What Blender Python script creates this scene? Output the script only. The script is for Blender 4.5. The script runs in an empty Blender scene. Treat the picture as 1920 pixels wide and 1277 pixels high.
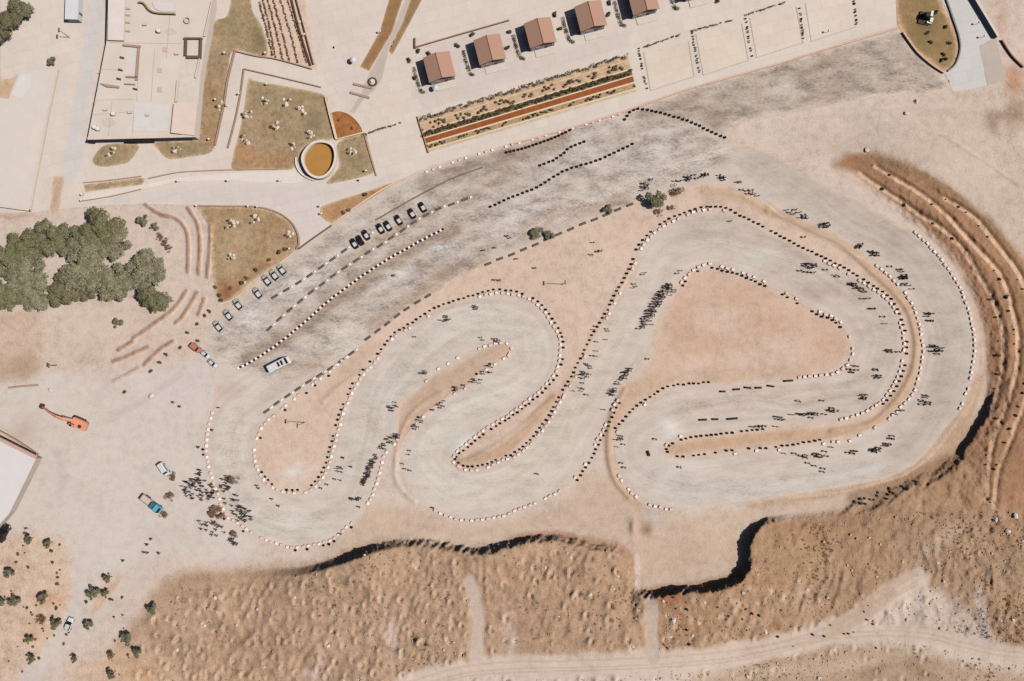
import bpy, bmesh, math, random
import numpy as np
from mathutils import Vector, Matrix, Euler

# ------------------------------------------------------------------ camera, sky, sun, exposure
C = bpy.context.scene
R = math.radians
rng = np.random.RandomState(7)
random.seed(11)
CAM_H = 256.0            # metres above the track
PX = 5.0                 # traced units per metre on the ground
CX, CY = 960.0, 638.5

cam_d = bpy.data.cameras.new('camera'); cam = bpy.data.objects.new('camera', cam_d)
C.collection.objects.link(cam); C.camera = cam
cam_d.sensor_width = 36.0; cam_d.lens = 24.0
cam_d.clip_start = 1.0; cam_d.clip_end = 20000.0
cam.location = (0, 0, CAM_H); cam.rotation_euler = (0, 0, 0)

SUN_EL, SUN_ROT = R(52), R(90)      # sun in the east (right of the picture)
world = bpy.data.worlds.new('World'); C.world = world; world.use_nodes = True
wn = world.node_tree; bg = wn.nodes['Background']
sky = wn.nodes.new('ShaderNodeTexSky'); sky.sky_type = 'NISHITA'; sky.sun_disc = False; sky.air_density = 0.5; sky.dust_density = 1.5
sky.sun_elevation = SUN_EL; sky.sun_rotation = SUN_ROT
wn.links.new(sky.outputs['Color'], bg.inputs['Color']); bg.inputs['Strength'].default_value = 0.05
sun_d = bpy.data.lights.new('sun', 'SUN'); sun = bpy.data.objects.new('sun', sun_d); C.collection.objects.link(sun)
sun_d.energy = 5.0; sun_d.angle = R(0.5); sun_d.color = (1.0, 0.95, 0.88)
sd_ = Vector((math.cos(SUN_EL), -0.03, math.sin(SUN_EL)))
sun.rotation_euler = sd_.to_track_quat('Z', 'Y').to_euler(); sun.location = (150, 0, 200)
C.view_settings.view_transform = 'Standard'; C.view_settings.look = 'None'
C.view_settings.exposure = 0.02; C.view_settings.gamma = 1.0
C.render.engine = 'CYCLES'
C.cycles.max_bounces = 5; C.cycles.diffuse_bounces = 0; C.cycles.glossy_bounces = 2
C.cycles.use_adaptive_sampling = True; C.cycles.adaptive_threshold = 0.02
try: C.cycles.use_denoising = False
except Exception: pass
C.render.filter_size = 1.7

# ------------------------------------------------------------------ colour
KA = (0.76, 0.77, 0.79)             # surface colour from the sunlit picture value
def lin(c):
    c = np.asarray(c, float) / 255.0
    return np.where(c <= 0.04045, c / 12.92, ((c + 0.055) / 1.055) ** 2.4)
def col(r, g, b): return np.minimum(lin((r, g, b)) * np.array(KA), 0.85)
def col4(c): v = col(*c); return (float(v[0]), float(v[1]), float(v[2]), 1.0)

# ------------------------------------------------------------------ plane geometry helpers (arrays)
def smooth(a, b, x):
    t = np.clip((x - a) / (b - a), 0, 1); return t * t * (3 - 2 * t)
def curve(pts, step=5.0, closed=False):
    """Catmull-Rom through the points, resampled."""
    p = np.asarray(pts, float); n = len(p); out = []
    m = n if closed else n - 1
    for i in range(m):
        p0 = p[(i - 1) % n] if (closed or i > 0) else p[i]
        p1 = p[i]; p2 = p[(i + 1) % n]
        p3 = p[(i + 2) % n] if (closed or i + 2 < n) else p2
        k = max(1, int(np.hypot(*(p2 - p1)) / step))
        for j in range(k):
            t = j / k
            out.append(0.5 * ((2 * p1) + (-p0 + p2) * t + (2 * p0 - 5 * p1 + 4 * p2 - p3) * t * t + (-p0 + 3 * p1 - 3 * p2 + p3) * t ** 3))
    if not closed: out.append(p[-1])
    return np.array(out)
def even(line, pitch, start=0.0):
    """points and tangents at an even pitch along a polyline"""
    d = np.hypot(*(line[1:] - line[:-1]).T); s = np.concatenate([[0], np.cumsum(d)])
    q = np.arange(start, s[-1], pitch)
    x = np.interp(q, s, line[:, 0]); y = np.interp(q, s, line[:, 1])
    x2 = np.interp(np.minimum(q + 1.5, s[-1]), s, line[:, 0]); y2 = np.interp(np.minimum(q + 1.5, s[-1]), s, line[:, 1])
    x1 = np.interp(np.maximum(q - 1.5, 0), s, line[:, 0]); y1 = np.interp(np.maximum(q - 1.5, 0), s, line[:, 1])
    return np.stack([x, y], 1), np.stack([x2 - x1, y2 - y1], 1)
def box_of(line, m): return line[:, 0].min() - m, line[:, 0].max() + m, line[:, 1].min() - m, line[:, 1].max() + m
def dist_line(X, Y, line, near=False):
    best = np.full(X.shape, 1e9); nx = X.copy(); ny = Y.copy()
    for a, b in zip(line[:-1], line[1:]):
        e = b - a; L = e @ e
        if L < 1e-9: continue
        t = np.clip(((X - a[0]) * e[0] + (Y - a[1]) * e[1]) / L, 0, 1)
        qx = a[0] + t * e[0]; qy = a[1] + t * e[1]
        d = (X - qx) ** 2 + (Y - qy) ** 2
        m = d < best; best = np.where(m, d, best)
        if near: nx = np.where(m, qx, nx); ny = np.where(m, qy, ny)
    return (np.sqrt(best), nx, ny) if near else np.sqrt(best)
def inside(X, Y, poly):
    r = np.zeros(X.shape, bool)
    for a, b in zip(poly, np.roll(poly, -1, 0)):
        if a[1] == b[1]: continue
        c = (a[1] > Y) != (b[1] > Y)
        r ^= c & (X < (b[0] - a[0]) * (Y - a[1]) / (b[1] - a[1]) + a[0])
    return r
def signed(X, Y, poly, reach=60):
    """distance to the outline, positive inside; clipped at +-reach"""
    poly = np.asarray(poly, float)
    out = np.full(X.shape, -float(reach)); x0, x1, y0, y1 = box_of(poly, reach)
    m = (X > x0) & (X < x1) & (Y > y0) & (Y < y1)
    if m.any():
        d = np.minimum(dist_line(X[m], Y[m], np.vstack([poly, poly[:1]])), reach)
        out[m] = np.where(inside(X[m], Y[m], poly), d, -d)
    return out
_tab = np.random.RandomState(3).rand(256, 256)
def vnoise(x, y, s=1.0, seed=0):
    x = x / s + seed * 17.3; y = y / s + seed * 9.1
    xi = np.floor(x).astype(int); yi = np.floor(y).astype(int); fx = x - xi; fy = y - yi
    fx = fx * fx * (3 - 2 * fx); fy = fy * fy * (3 - 2 * fy)
    g = lambda i, j: _tab[(xi + i) & 255, (yi + j) & 255]
    return (g(0, 0) * (1 - fx) + g(1, 0) * fx) * (1 - fy) + (g(0, 1) * (1 - fx) + g(1, 1) * fx) * fy
def fnoise(x, y, s, seed=0, o=3):
    v = 0; a = 1; t = 0
    for k in range(o):
        v = v + a * vnoise(x, y, s / 2 ** k, seed + k); t += a; a *= .55
    return v / t

# ------------------------------------------------------------------ outlines traced as ground plan
OUT = [(385,655),(398,618),(430,578),(480,530),(520,499),(560,468),(620,425),(665,392),(705,365),(750,338),(815,312),(890,292),(960,272),(1075,240),(1178,208),(1285,170),(1438,127),(1560,90),(1680,54),
 (1692,62),(1708,84),(1728,107),(1750,126),(1768,139),(1774,171),(1680,174),(1600,189),(1540,201),(1440,219),(1392,227),(1372,241),(1368,262),(1395,272),(1440,284),(1505,318),(1530,335),(1577,360),(1647,397),(1695,426),
 (1716,434),(1754,470),(1779,503),(1802,540),(1816,575),(1825,607),(1830,640),(1830,650),(1826,683),(1820,718),(1810,746),(1800,768),(1773,802),(1742,842),(1710,873),(1665,891),(1615,906),(1540,919),(1440,934),(1410,940),(1340,950),(1273,957),
 (1258,958),(1238,954),(1203,943),(1175,919),(1159,896),(1149,867),(1146,835),(1155,808),(1170,792),(1188,771),(1226,743),(1258,727),(1310,722),(1345,718),(1380,722),(1440,718),(1477,712),(1497,705),(1555,699),(1577,690),(1593,672),(1595,648),
 (1589,632),(1582,615),(1562,597),(1537,588),(1490,562),(1465,547),(1440,535),(1398,516),(1360,505),(1330,497),(1310,503),(1292,517),(1277,535),(1253,580),(1230,622),(1212,665),(1188,685),(1175,716),(1160,751),(1148,774),(1136,802),(1123,824),(1104,862),(1090,882),(1079,898),(1050,922),(1011,942),(960,962),
 (950,968),(905,977),(865,978),(830,968),(812,957),(780,934),(759,900),(750,866),(751,838),(760,818),(772,803),(790,781),(821,757),(848,737),(876,722),(903,697),(928,680),(948,668),(956,655),(940,645),(892,658),(842,684),(817,700),(792,725),(770,743),(753,760),(748,782),(747,825),(724,852),(716,879),(709,906),(699,933),(686,952),
 (681,963),(660,983),(632,1008),(601,1021),(555,1029),(528,1025),(503,1017),(478,1006),(448,985),(422,968),(407,932),(397,905),(387,866),(384,835),(387,808),(394,778),(404,740),(396,700)]
INN = [(690,637),(720,615),(760,582),(816,550),(856,522),(906,497),(958,479),(1010,456),(1060,436),(1090,421),(1150,399),(1185,383),(1213,373),(1230,366),(1255,357),(1296,349),(1330,345),(1360,348),(1398,364),(1438,386),(1477,419),(1515,439),(1565,461),(1615,486),(1642,501),(1675,529),(1697,555),(1712,582),(1722,614),(1725,640),(1729,655),
 (1726,675),(1720,705),(1710,734),(1687,761),(1656,789),(1619,809),(1590,824),(1553,827),(1490,836),(1440,843),(1411,843),(1348,851),(1281,860),(1252,853),(1246,846),(1253,832),(1275,821),(1311,815),(1361,809),(1438,801),(1510,795),(1565,790),(1577,789),(1602,782),(1627,773),(1650,758),(1667,740),(1682,714),(1692,688),(1697,655),
 (1696,632),(1692,615),(1683,588),(1668,563),(1642,543),(1610,522),(1575,502),(1540,484),(1502,467),(1465,447),(1440,435),(1433,429),(1386,407),(1360,393),(1330,391),(1298,397),(1260,412),(1228,432),(1203,459),(1192,484),(1176,519),(1156,556),(1133,599),(1111,634),(1093,671),(1073,711),(1053,744),(1031,783),(1008,813),(988,836),(960,856),
 (945,858),(915,873),(880,879),(861,873),(851,862),(857,850),(872,838),(905,811),(958,778),(987,756),(1012,736),(1033,714),(1048,689),(1053,655),(1050,630),(1040,610),(1018,578),(994,559),(960,549),(930,547),(905,552),(855,567),(815,582),(778,606),(738,630),(727,646),(697,681),(671,712),(652,748),(637,788),(627,825),(619,852),(614,872),(598,902),(576,919),(552,922),(521,917),(497,898),(484,874),(479,845),(485,820),(498,797),(520,777),(552,751),(594,718),(622,698),(642,678),(667,662)]
OUTC = curve(OUT, 6, True); INNC = curve(INN, 6, True)

# high ground south of the track: foot of the earth cliff, then round the far side
CLIFF = [(330,1090),(420,1078),(500,1068),(567,1063),(620,1049),(665,1034),(705,1020),(745,1012),(780,1010),(830,1018),(880,1024),(910,1026),(930,1018),(960,1013),(997,1004),(1035,1001),(1067,1005),(1115,1016),(1150,1020),(1172,1034),(1184,1050),(1190,1080),(1197,1104),(1213,1107),(1248,1102),(1290,1098),(1330,1096),(1358,1090),(1382,1078),(1394,1056),(1394,1028),(1400,1002),(1413,984),(1440,970),(1502,962),(1565,958),(1600,946),(1650,928),(1705,902),(1755,880),(1795,848)]
CLIFF2 = [(1795,848),(1806,828),(1828,795),(1846,760),(1850,728),(1849,690),(1848,640),(1838,595),(1822,555),(1800,515),(1770,475),(1735,440),(1700,414),(1660,390),(1620,360),(1590,332),(1572,310)]
FAR = [(1640,280),(1760,330),(1900,420),(2500,560),(2500,1800),(-500,1800),(-500,1500),(-100,1330),(140,1250),(250,1150)]
CL = curve(CLIFF, 6)
SOUTH = np.vstack([CL, np.array([(2500,848),(2500,1800),(-500,1800),(-500,1500),(60,1420),(170,1300),(250,1160)], float)])
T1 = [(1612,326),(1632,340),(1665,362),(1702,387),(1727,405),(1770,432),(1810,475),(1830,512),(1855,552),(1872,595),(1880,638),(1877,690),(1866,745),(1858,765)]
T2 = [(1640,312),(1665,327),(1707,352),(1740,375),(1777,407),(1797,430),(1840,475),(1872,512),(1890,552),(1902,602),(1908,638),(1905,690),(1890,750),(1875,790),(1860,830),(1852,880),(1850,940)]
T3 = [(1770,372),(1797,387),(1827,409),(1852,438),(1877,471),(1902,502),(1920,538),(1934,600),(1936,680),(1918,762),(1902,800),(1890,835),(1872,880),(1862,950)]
EASTCL = curve(CLIFF2, 6)
def region(line, tail): return np.vstack([curve(line, 6), np.array(tail, float)])
EAST = np.vstack([EASTCL[::-1], np.array([(1795,980),(1800,1200),(2500,1200),(2500,-600),(1560,-600)], float)])
R1 = region(T1, [(1845,800),(1840,1000),(2500,1000),(2500,-600),(1560,-600),(1578,306)])
R2 = region(T2, [(1850,1000),(2500,1000),(2500,-600),(1560,-600),(1590,292)])
R3 = region(T3, [(1862,1000),(2500,1000),(2500,-600),(1560,-600),(1600,280),(1690,322)])
BERMS = [  # earth ridges: line, half width, height
 ([(1172,730),(1156,758),(1145,786),(1141,820),(1141,852),(1146,880),(1157,906),(1180,934)], 4.5, 1.0),
 ([(830,735),(800,752),(778,770),(760,795),(748,823),(743,853),(741,890),(750,914),(778,942)], 4.5, .8),
 ([(1440,392),(1520,430),(1580,460),(1630,505),(1662,533),(1692,566),(1707,592),(1717,637),(1717,665),(1711,697),(1692,735),(1666,766),(1627,797),(1560,808)], 5.5, 1.0),
 ([(1320,360),(1380,362),(1440,396)], 5, .7),
 ([(860,868),(905,850),(960,815),(1005,775),(1040,745)], 5, .7),
 ([(880,862),(930,846),(985,805),(1020,775)], 4, .5),
 ([(1270,852),(1350,846),(1440,838),(1560,822)], 3, .7),
 ([(690,690),(650,715),(620,738),(605,755)], 4, .6),
 ([(1185,500),(1160,545),(1135,585)], 4, .5),
 ([(770,615),(830,585),(880,572)], 4, .5),
 ([(1220,740),(1280,708),(1350,700),(1440,695)], 4, .4),
 ([(1380,240),(1400,228),(1450,220),(1540,203)], 4, .4)]
TERR_W = [ # low stone terraces west of the paddock
 [(272,383),(300,402),(330,410),(348,430),(353,460),(352,510)], [(352,390),(370,420),(375,460),(372,515)], [(395,420),(393,470),(388,520)],
 [(350,545),(325,580),(285,610),(250,635)], [(370,548),(345,590),(330,605)], [(383,560),(372,590)],
 [(250,640),(222,656)],[(278,650),(245,665),(211,678)],[(325,640),(298,657),(270,685)],[(260,690),(225,710),(214,715)]]
BERMC = [(curve(l, 6), w, h) for l, w, h in BERMS]
TERRC = [curve(l, 6) for l in TERR_W]

# planting pits and spoil heaps of the rough ground
def pits():
    out = []
    r = np.random.RandomState(5)
    for gy in np.arange(1045, 1330, 21):
        for gx in np.arange(260, 1900, 25):
            x = gx + r.uniform(-12, 12) + (gy % 42) * .3; y = gy + r.uniform(-11, 11)
            out.append((x, y, r.uniform(.3, 1.0), r.uniform(3.6, 7.2), r.uniform(-.5, .9)))
    a = np.array(out); X, Y = a[:, 0], a[:, 1]
    ok = (signed(X, Y, SOUTH) > 22) & ~ROADS_HIT(X, Y)
    keep = ok & (r.rand(len(a)) < np.where(X > 1450, .45, .95) * smooth(.12, .45, fnoise(X, Y, 120, 55, 2)))
    return a[keep]
ROAD_S = curve([(760,1290),(850,1262),(950,1250),(1100,1246),(1240,1240),(1360,1230),(1460,1212),(1560,1182),(1630,1145),(1690,1100),(1720,1085)], 8)
ROAD_S2 = curve([(1400,1222),(1540,1196),(1640,1188),(1740,1192),(1830,1215),(1920,1228),(2200,1240)], 8)
TRACK_A = curve([(882,1090),(893,1130),(897,1180),(890,1250)], 8)
TRACK_B = curve([(1222,1128),(1222,1180),(1224,1235)], 8)
LANE_W = curve([(20,1330),(60,1268),(100,1215),(135,1165),(152,1110),(160,1060),(200,1010),(260,980)], 8)
LANE_W2 = curve([(120,1200),(175,1165),(225,1115),(262,1065),(300,1040)], 8)
def ROADS_HIT(X, Y):
    return (dist_line(X, Y, ROAD_S) < 24) | (dist_line(X, Y, ROAD_S2) < 18) | (dist_line(X, Y, TRACK_A) < 18) | (dist_line(X, Y, TRACK_B) < 18) | (dist_line(X, Y, LANE_W) < 22) | (dist_line(X, Y, LANE_W2) < 18)
PITS = pits()

def height(X, Y):
    X = np.asarray(X, float); Y = np.asarray(Y, float)
    wob = (fnoise(X + Y * .9, Y * .25, 8.5, 1, 2) - .5) * np.interp(X, [540, 600, 745, 760, 900, 915, 1180, 1195, 1285, 1300, 1420, 1450, 1580, 1600, 1730, 1790], [0, 3, 3, 15, 15, 6, 10, 15, 15, 6, 6, 3, 3, 22, 22, 8])
    s = signed(X, Y, SOUTH, 200)
    topH = np.interp(X, [250,480,600,680,760,860,920,1000,1080,1150,1184,1200,1290,1360,1420,1480,1600,1700,1800], [0,.6,5.0,7.8,4.4,4.6,6.0,5.4,4.2,3,2.6,4.6,6.6,6.6,4.2,1.2,1.2,2.0,3.0])
    wob = wob + (vnoise(X, Y, 3.2, 77) - .5) * 4.5 * smooth(600, 700, X) + (fnoise(X, Y, 14, 79, 2) - .5) * 7 * smooth(1195, 1260, X) * smooth(1430, 1400, X)
    flat_ = np.interp(X, [250, 500, 700, 1000, 1300, 1500, 1700, 1900], [0, .6, 3.4, 3.6, 3.8, 2.6, 2.2, 3.])
    topH = topH + (flat_ - topH) * smooth(14, 80, s)
    f = np.clip((s + wob) / np.interp(X, [1420, 1450, 1590, 1610, 1730, 1800], [15., 11., 12., 17., 24., 24.]), 0, 1)
    h = topH * f
    h = h * (1 - .25 * smooth(60, 190, s))
    rough = smooth(8, 26, s) * (1 - smooth(1180, 1245, Y) * smooth(900, 960, X))
    road = np.minimum.reduce([dist_line(X, Y, l) for l in (ROAD_S, ROAD_S2, TRACK_A, TRACK_B)]) if X.size else 0
    rough = rough * smooth(10, 22, road)
    fur = np.sin((X * .9 + Y * .25 + (fnoise(X, Y, 60, 61, 2) - .5) * 60) / 3.4) * smooth(.52, .7, fnoise(X, Y, 70, 71, 2)) * .16
    h = h + rough * (fur + (fnoise(X, Y, 22, 4, 3) - .5) * 1.3 + (fnoise(X, Y, 7.5, 31, 2) - .5) * .45 + (fnoise(X * .8 + Y * .3, Y * .6 - X * .2, 11, 47, 2) - .5) * .45) * smooth(280, 400, X)
    # eastern hillside with its steps
    blend = smooth(1575, 1720, X) * smooth(120, 420, Y)
    e = signed(X, Y, EAST, 200)
    low = 1 - smooth(860, 1010, Y)
    sw = (fnoise(X, Y, 8, 6, 2) - .5) * 4
    he = np.clip((e + sw) / 45., 0, 1) * 2.0 + smooth(715, 770, Y) * np.clip((e + sw) / 13., 0, 1) * 1.9
    for Rg, a in ((R1, .38), (R2, .45), (R3, .45)):
        he = he + a * np.clip((signed(X, Y, Rg, 60) + sw * .6 - 3) / 7., 0, 1)
    h = np.maximum(np.maximum(h, 0), he * blend * np.where(Y > 848, low, 1) * smooth(-1, 3, e))
    rough_e = smooth(0, 10, e) * blend * (1 - smooth(70, 125, e) * .9)
    h = h + rough_e * ((fnoise(X, Y, 10, 8, 3) - .5) * .8 + (fnoise(X, Y, 6, 33, 2) - .5) * .5)
    for l, w, a in BERMC:
        x0, x1, y0, y1 = box_of(l, w * 4)
        m = (X > x0) & (X < x1) & (Y > y0) & (Y < y1)
        if m.any(): h[m] += .55 * a * np.exp(-(dist_line(X[m], Y[m], l) / w) ** 2)
    for l in TERRC:
        x0, x1, y0, y1 = box_of(l, 14)
        m = (X > x0) & (X < x1) & (Y > y0) & (Y < y1)
        if m.any(): h[m] += .75 * np.exp(-(dist_line(X[m], Y[m], l) / 2.8) ** 2) * (.5 + vnoise(X[m], Y[m], 7, 3))
    # borrow hole by the track and its spoil
    h = h + 1.1 * np.exp(-(((X - 1188) / 7) ** 2 + ((Y - 988) / 16) ** 2)) + .9 * np.exp(-(((X - 1222) / 14) ** 2 + ((Y - 1000) / 7) ** 2)) - .6 * np.exp(-(((X - 1207) / 13) ** 2 + ((Y - 985) / 9) ** 2))
    return h
def add_pits(X, Y, h):
    """heaps and holes, only for the ground sheet (X, Y as grids)"""
    xs = X[0]; ys = Y[:, 0]
    for x, y, a, r, sk in PITS:
        i0, i1 = np.searchsorted(xs, (x - 16, x + 16)); j0, j1 = np.searchsorted(ys, (y - 16, y + 16))
        if i1 <= i0 or j1 <= j0: continue
        gx = X[j0:j1, i0:i1] - x; gy = Y[j0:j1, i0:i1] - y
        d = np.exp(-((gx / r) ** 2 + ((gy + gx * sk * .5) / (r * 1.25)) ** 2))
        px_ = gx - r * .8; py_ = gy - r * .35; an_ = 1.05 + sk * .5; ca, sa = math.cos(an_), math.sin(an_)
        lo = px_ * ca - py_ * sa; ac = px_ * sa + py_ * ca
        p = np.exp(-((lo / (r * .78)) ** 4 + (ac / (2.0 + r * .18)) ** 4))
        q_ = 1.0 if x < 1180 else .5; h[j0:j1, i0:i1] += a * 1.35 * q_ * d - a * 1.45 * q_ * p
    return h
def hat(x, y):
    return float(height(np.array([float(x)]), np.array([float(y)]))[0])
def W(x, y, up=0.0, z=None):
    """traced plan position -> world point on the ground there (or at height z)"""
    h = (hat(x, y) if z is None else z) + up
    f = (CAM_H - h) / CAM_H
    return Vector(((x - CX) / PX * f, (CY - y) / PX * f, h))
def yaw(dx, dy): return math.atan2(-dy, dx)

# ------------------------------------------------------------------ soil colours: strokes and patches on the ground plan
# layers: g ground, t track, p paving
STROKES = []
def stroke(pts, w, c, a, layers='gt', soft=.6, rough=None): STROKES.append((curve(pts, 8), w, col(*c), a, layers, soft, rough))
def spot(x, y, rx, ry, c, a, ang=0, layers='gt', rough=None): STROKES.append(((x, y, rx, ry, math.radians(ang)), None, col(*c), a, layers, None, rough))
def zone(pts, c, a, soft, layers='g', rough=None): STROKES.append((curve(pts, 10, True), 'z', col(*c), a, layers, soft, rough))
def tint(X, Y, base, layer, rough=.35):
    """colour (and roughness of mottling in alpha) for plan points"""
    out = np.empty(X.shape + (4,)); out[..., :3] = base; out[..., 3] = rough
    jx = X + (fnoise(X, Y, 26, 11, 3) - .5) * 22; jy = Y + (fnoise(X, Y, 26, 14, 3) - .5) * 22
    for s in STROKES:
        if layer not in s[4]: continue
        if s[1] is None:
            x, y, rx, ry, an = s[0]; m = (abs(X - x) < 2.6 * max(rx, ry)) & (abs(Y - y) < 2.6 * max(rx, ry))
            if not m.any(): continue
            dx = jx[m] - x; dy = jy[m] - y
            u = (dx * math.cos(an) - dy * math.sin(an)) / rx; v = (dx * math.sin(an) + dy * math.cos(an)) / ry
            a = s[3] * np.exp(-(u * u + v * v))
        elif isinstance(s[1], str):
            x0, x1, y0, y1 = box_of(s[0], s[5] + 12); m = (X > x0) & (X < x1) & (Y > y0) & (Y < y1)
            if not m.any(): continue
            q = .35; a = s[3] * smooth(-s[5], s[5], signed(X[m] * (1 - q) + jx[m] * q, Y[m] * (1 - q) + jy[m] * q, s[0], s[5] + 8))
        else:
            x0, x1, y0, y1 = box_of(s[0], s[1] * 1.6 + 12); m = (X > x0) & (X < x1) & (Y > y0) & (Y < y1)
            if not m.any(): continue
            q = min(1., s[1] / 30.)
            d = dist_line(X[m] * (1 - q) + jx[m] * q, Y[m] * (1 - q) + jy[m] * q, s[0])
            a = s[3] * (1 - smooth(s[1] * (1 - s[5]), s[1] * (1 + s[5]), d))
        o = out[m]
        o[:, :3] += (s[2] - o[:, :3]) * a[:, None]
        if s[6] is not None: o[:, 3] += (s[6] - o[:, 3]) * a
        out[m] = o
    return out

# ------------------------------------------------------------------ materials
def nt(name):
    m = bpy.data.materials.new(name); m.use_nodes = True
    return m, m.node_tree, m.node_tree.nodes, m.node_tree.links
def soil(name, amp=(.16, .22, .20), scales=(.05, .32, 1.9), brown=(150, 118, 92), streak=None, bump=.25, rough=.95, joints=None):
    """earth: vertex colour times three octaves of mottling; 'rough' in the alpha strengthens it"""
    m, t, N, L = nt(name); b = N['Principled BSDF']; b.inputs['Roughness'].default_value = rough
    b.inputs['Specular IOR Level'].default_value = .1
    vc = N.new('ShaderNodeVertexColor'); vc.layer_name = 'tint'
    geo = N.new('ShaderNodeNewGeometry'); total = None
    for k, (a, s) in enumerate(zip(amp, scales)):
        n = N.new('ShaderNodeTexNoise'); n.inputs['Scale'].default_value = s; n.inputs['Detail'].default_value = 5; n.inputs['Roughness'].default_value = .62
        vec = geo.outputs['Position']
        if streak is not None and k > 0:
            mp = N.new('ShaderNodeMapping'); mp.inputs['Rotation'].default_value = (0, 0, -streak); mp.inputs['Scale'].default_value = (.55, 1.2, 1)
            L.new(vec, mp.inputs['Vector']); vec = mp.outputs['Vector']
        L.new(vec, n.inputs['Vector'])
        f = N.new('ShaderNodeMath'); f.operation = 'SUBTRACT'; f.inputs[1].default_value = .5; L.new(n.outputs['Fac'], f.inputs[0])
        g = N.new('ShaderNodeMath'); g.operation = 'MULTIPLY'; g.inputs[1].default_value = a * 2; L.new(f.outputs[0], g.inputs[0])
        if total is None: total = g
        else:
            ad = N.new('ShaderNodeMath'); ad.operation = 'ADD'; L.new(total.outputs[0], ad.inputs[0]); L.new(g.outputs[0], ad.inputs[1]); total = ad
    am = N.new('ShaderNodeMath'); am.operation = 'MULTIPLY_ADD'; am.inputs[1].default_value = 2.0; am.inputs[2].default_value = .3; L.new(vc.outputs['Alpha'], am.inputs[0])
    mu = N.new('ShaderNodeMath'); mu.operation = 'MULTIPLY'; L.new(total.outputs[0], mu.inputs[0]); L.new(am.outputs[0], mu.inputs[1])
    # dark side goes towards brown, light side towards dust
    neg = N.new('ShaderNodeMath'); neg.operation = 'MULTIPLY'; neg.inputs[1].default_value = -1.6; neg.use_clamp = True; L.new(mu.outputs[0], neg.inputs[0])
    mx = N.new('ShaderNodeMix'); mx.data_type = 'RGBA'; L.new(neg.outputs[0], mx.inputs['Factor']); L.new(vc.outputs['Color'], mx.inputs['A']); mx.inputs['B'].default_value = col4(brown)
    sc = N.new('ShaderNodeMath'); sc.operation = 'ADD'; sc.inputs[1].default_value = 1.0; L.new(mu.outputs[0], sc.inputs[0])
    vs = N.new('ShaderNodeVectorMath'); vs.operation = 'SCALE'; L.new(mx.outputs['Result'], vs.inputs[0]); L.new(sc.outputs[0], vs.inputs['Scale'])
    out_ = vs.outputs['Vector']
    if joints:   # paving joints
        mp = N.new('ShaderNodeMapping'); mp.inputs['Rotation'].default_value = (0, 0, -joints[1]); L.new(geo.outputs['Position'], mp.inputs['Vector'])
        bk = N.new('ShaderNodeTexBrick'); bk.inputs['Scale'].default_value = 1.0; bk.inputs['Brick Width'].default_value = joints[0]; bk.inputs['Row Height'].default_value = joints[0] * .8; bk.inputs['Mortar Size'].default_value = .07
        bk.inputs['Color1'].default_value = (1, 1, 1, 1); bk.inputs['Color2'].default_value = (.955, .95, .945, 1); bk.inputs['Mortar'].default_value = (.88, .86, .84, 1); L.new(mp.outputs['Vector'], bk.inputs['Vector'])
        vm = N.new('ShaderNodeVectorMath'); vm.operation = 'MULTIPLY'; L.new(out_, vm.inputs[0]); L.new(bk.outputs['Color'], vm.inputs[1]); out_ = vm.outputs['Vector']
    L.new(out_, b.inputs['Base Color'])
    if bump:
        n = N.new('ShaderNodeTexNoise'); n.inputs['Scale'].default_value = .9; n.inputs['Detail'].default_value = 7; n.inputs['Roughness'].default_value = .7; L.new(geo.outputs['Position'], n.inputs['Vector'])
        bp = N.new('ShaderNodeBump'); bp.inputs['Strength'].default_value = .6; bp.inputs['Distance'].default_value = bump
        hm = N.new('ShaderNodeMath'); hm.operation = 'MULTIPLY'; L.new(n.outputs['Fac'], hm.inputs[0]); L.new(vc.outputs['Alpha'], hm.inputs[1]); L.new(hm.outputs[0], bp.inputs['Height']); L.new(bp.outputs['Normal'], b.inputs['Normal'])
    return m
_mats = {}
def mat(name, c, rough=.8, var=.12, scale=1.5, metal=0, spec=.3, islands=0.0):
    """plain surface with a little procedural variation"""
    if name in _mats: return _mats[name]
    m, t, N, L = nt(name); b = N['Principled BSDF']
    b.inputs['Roughness'].default_value = rough; b.inputs['Metallic'].default_value = metal; b.inputs['Specular IOR Level'].default_value = spec
    tc = N.new('ShaderNodeTexCoord'); n = N.new('ShaderNodeTexNoise'); n.inputs['Scale'].default_value = scale; n.inputs['Detail'].default_value = 4
    L.new(tc.outputs['Object'], n.inputs['Vector'])
    fac = n.outputs['Fac']
    if islands:
        g = N.new('ShaderNodeNewGeometry'); a = N.new('ShaderNodeMix'); a.inputs['Factor'].default_value = islands
        L.new(n.outputs['Fac'], a.inputs['A']); L.new(g.outputs['Random Per Island'], a.inputs['B']); fac = a.outputs['Result']
    mr = N.new('ShaderNodeMapRange'); mr.inputs['To Min'].default_value = 1 - var; mr.inputs['To Max'].default_value = 1 + var
    mr.inputs['From Min'].default_value = .0 if islands else .25; mr.inputs['From Max'].default_value = 1. if islands else .75
    L.new(fac, mr.inputs['Value'])
    v = N.new('ShaderNodeVectorMath'); v.operation = 'SCALE'; v.inputs[0].default_value = col4(c)[:3]; L.new(mr.outputs['Result'], v.inputs['Scale'])
    L.new(v.outputs['Vector'], b.inputs['Base Color']); _mats[name] = m
    return m

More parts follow.
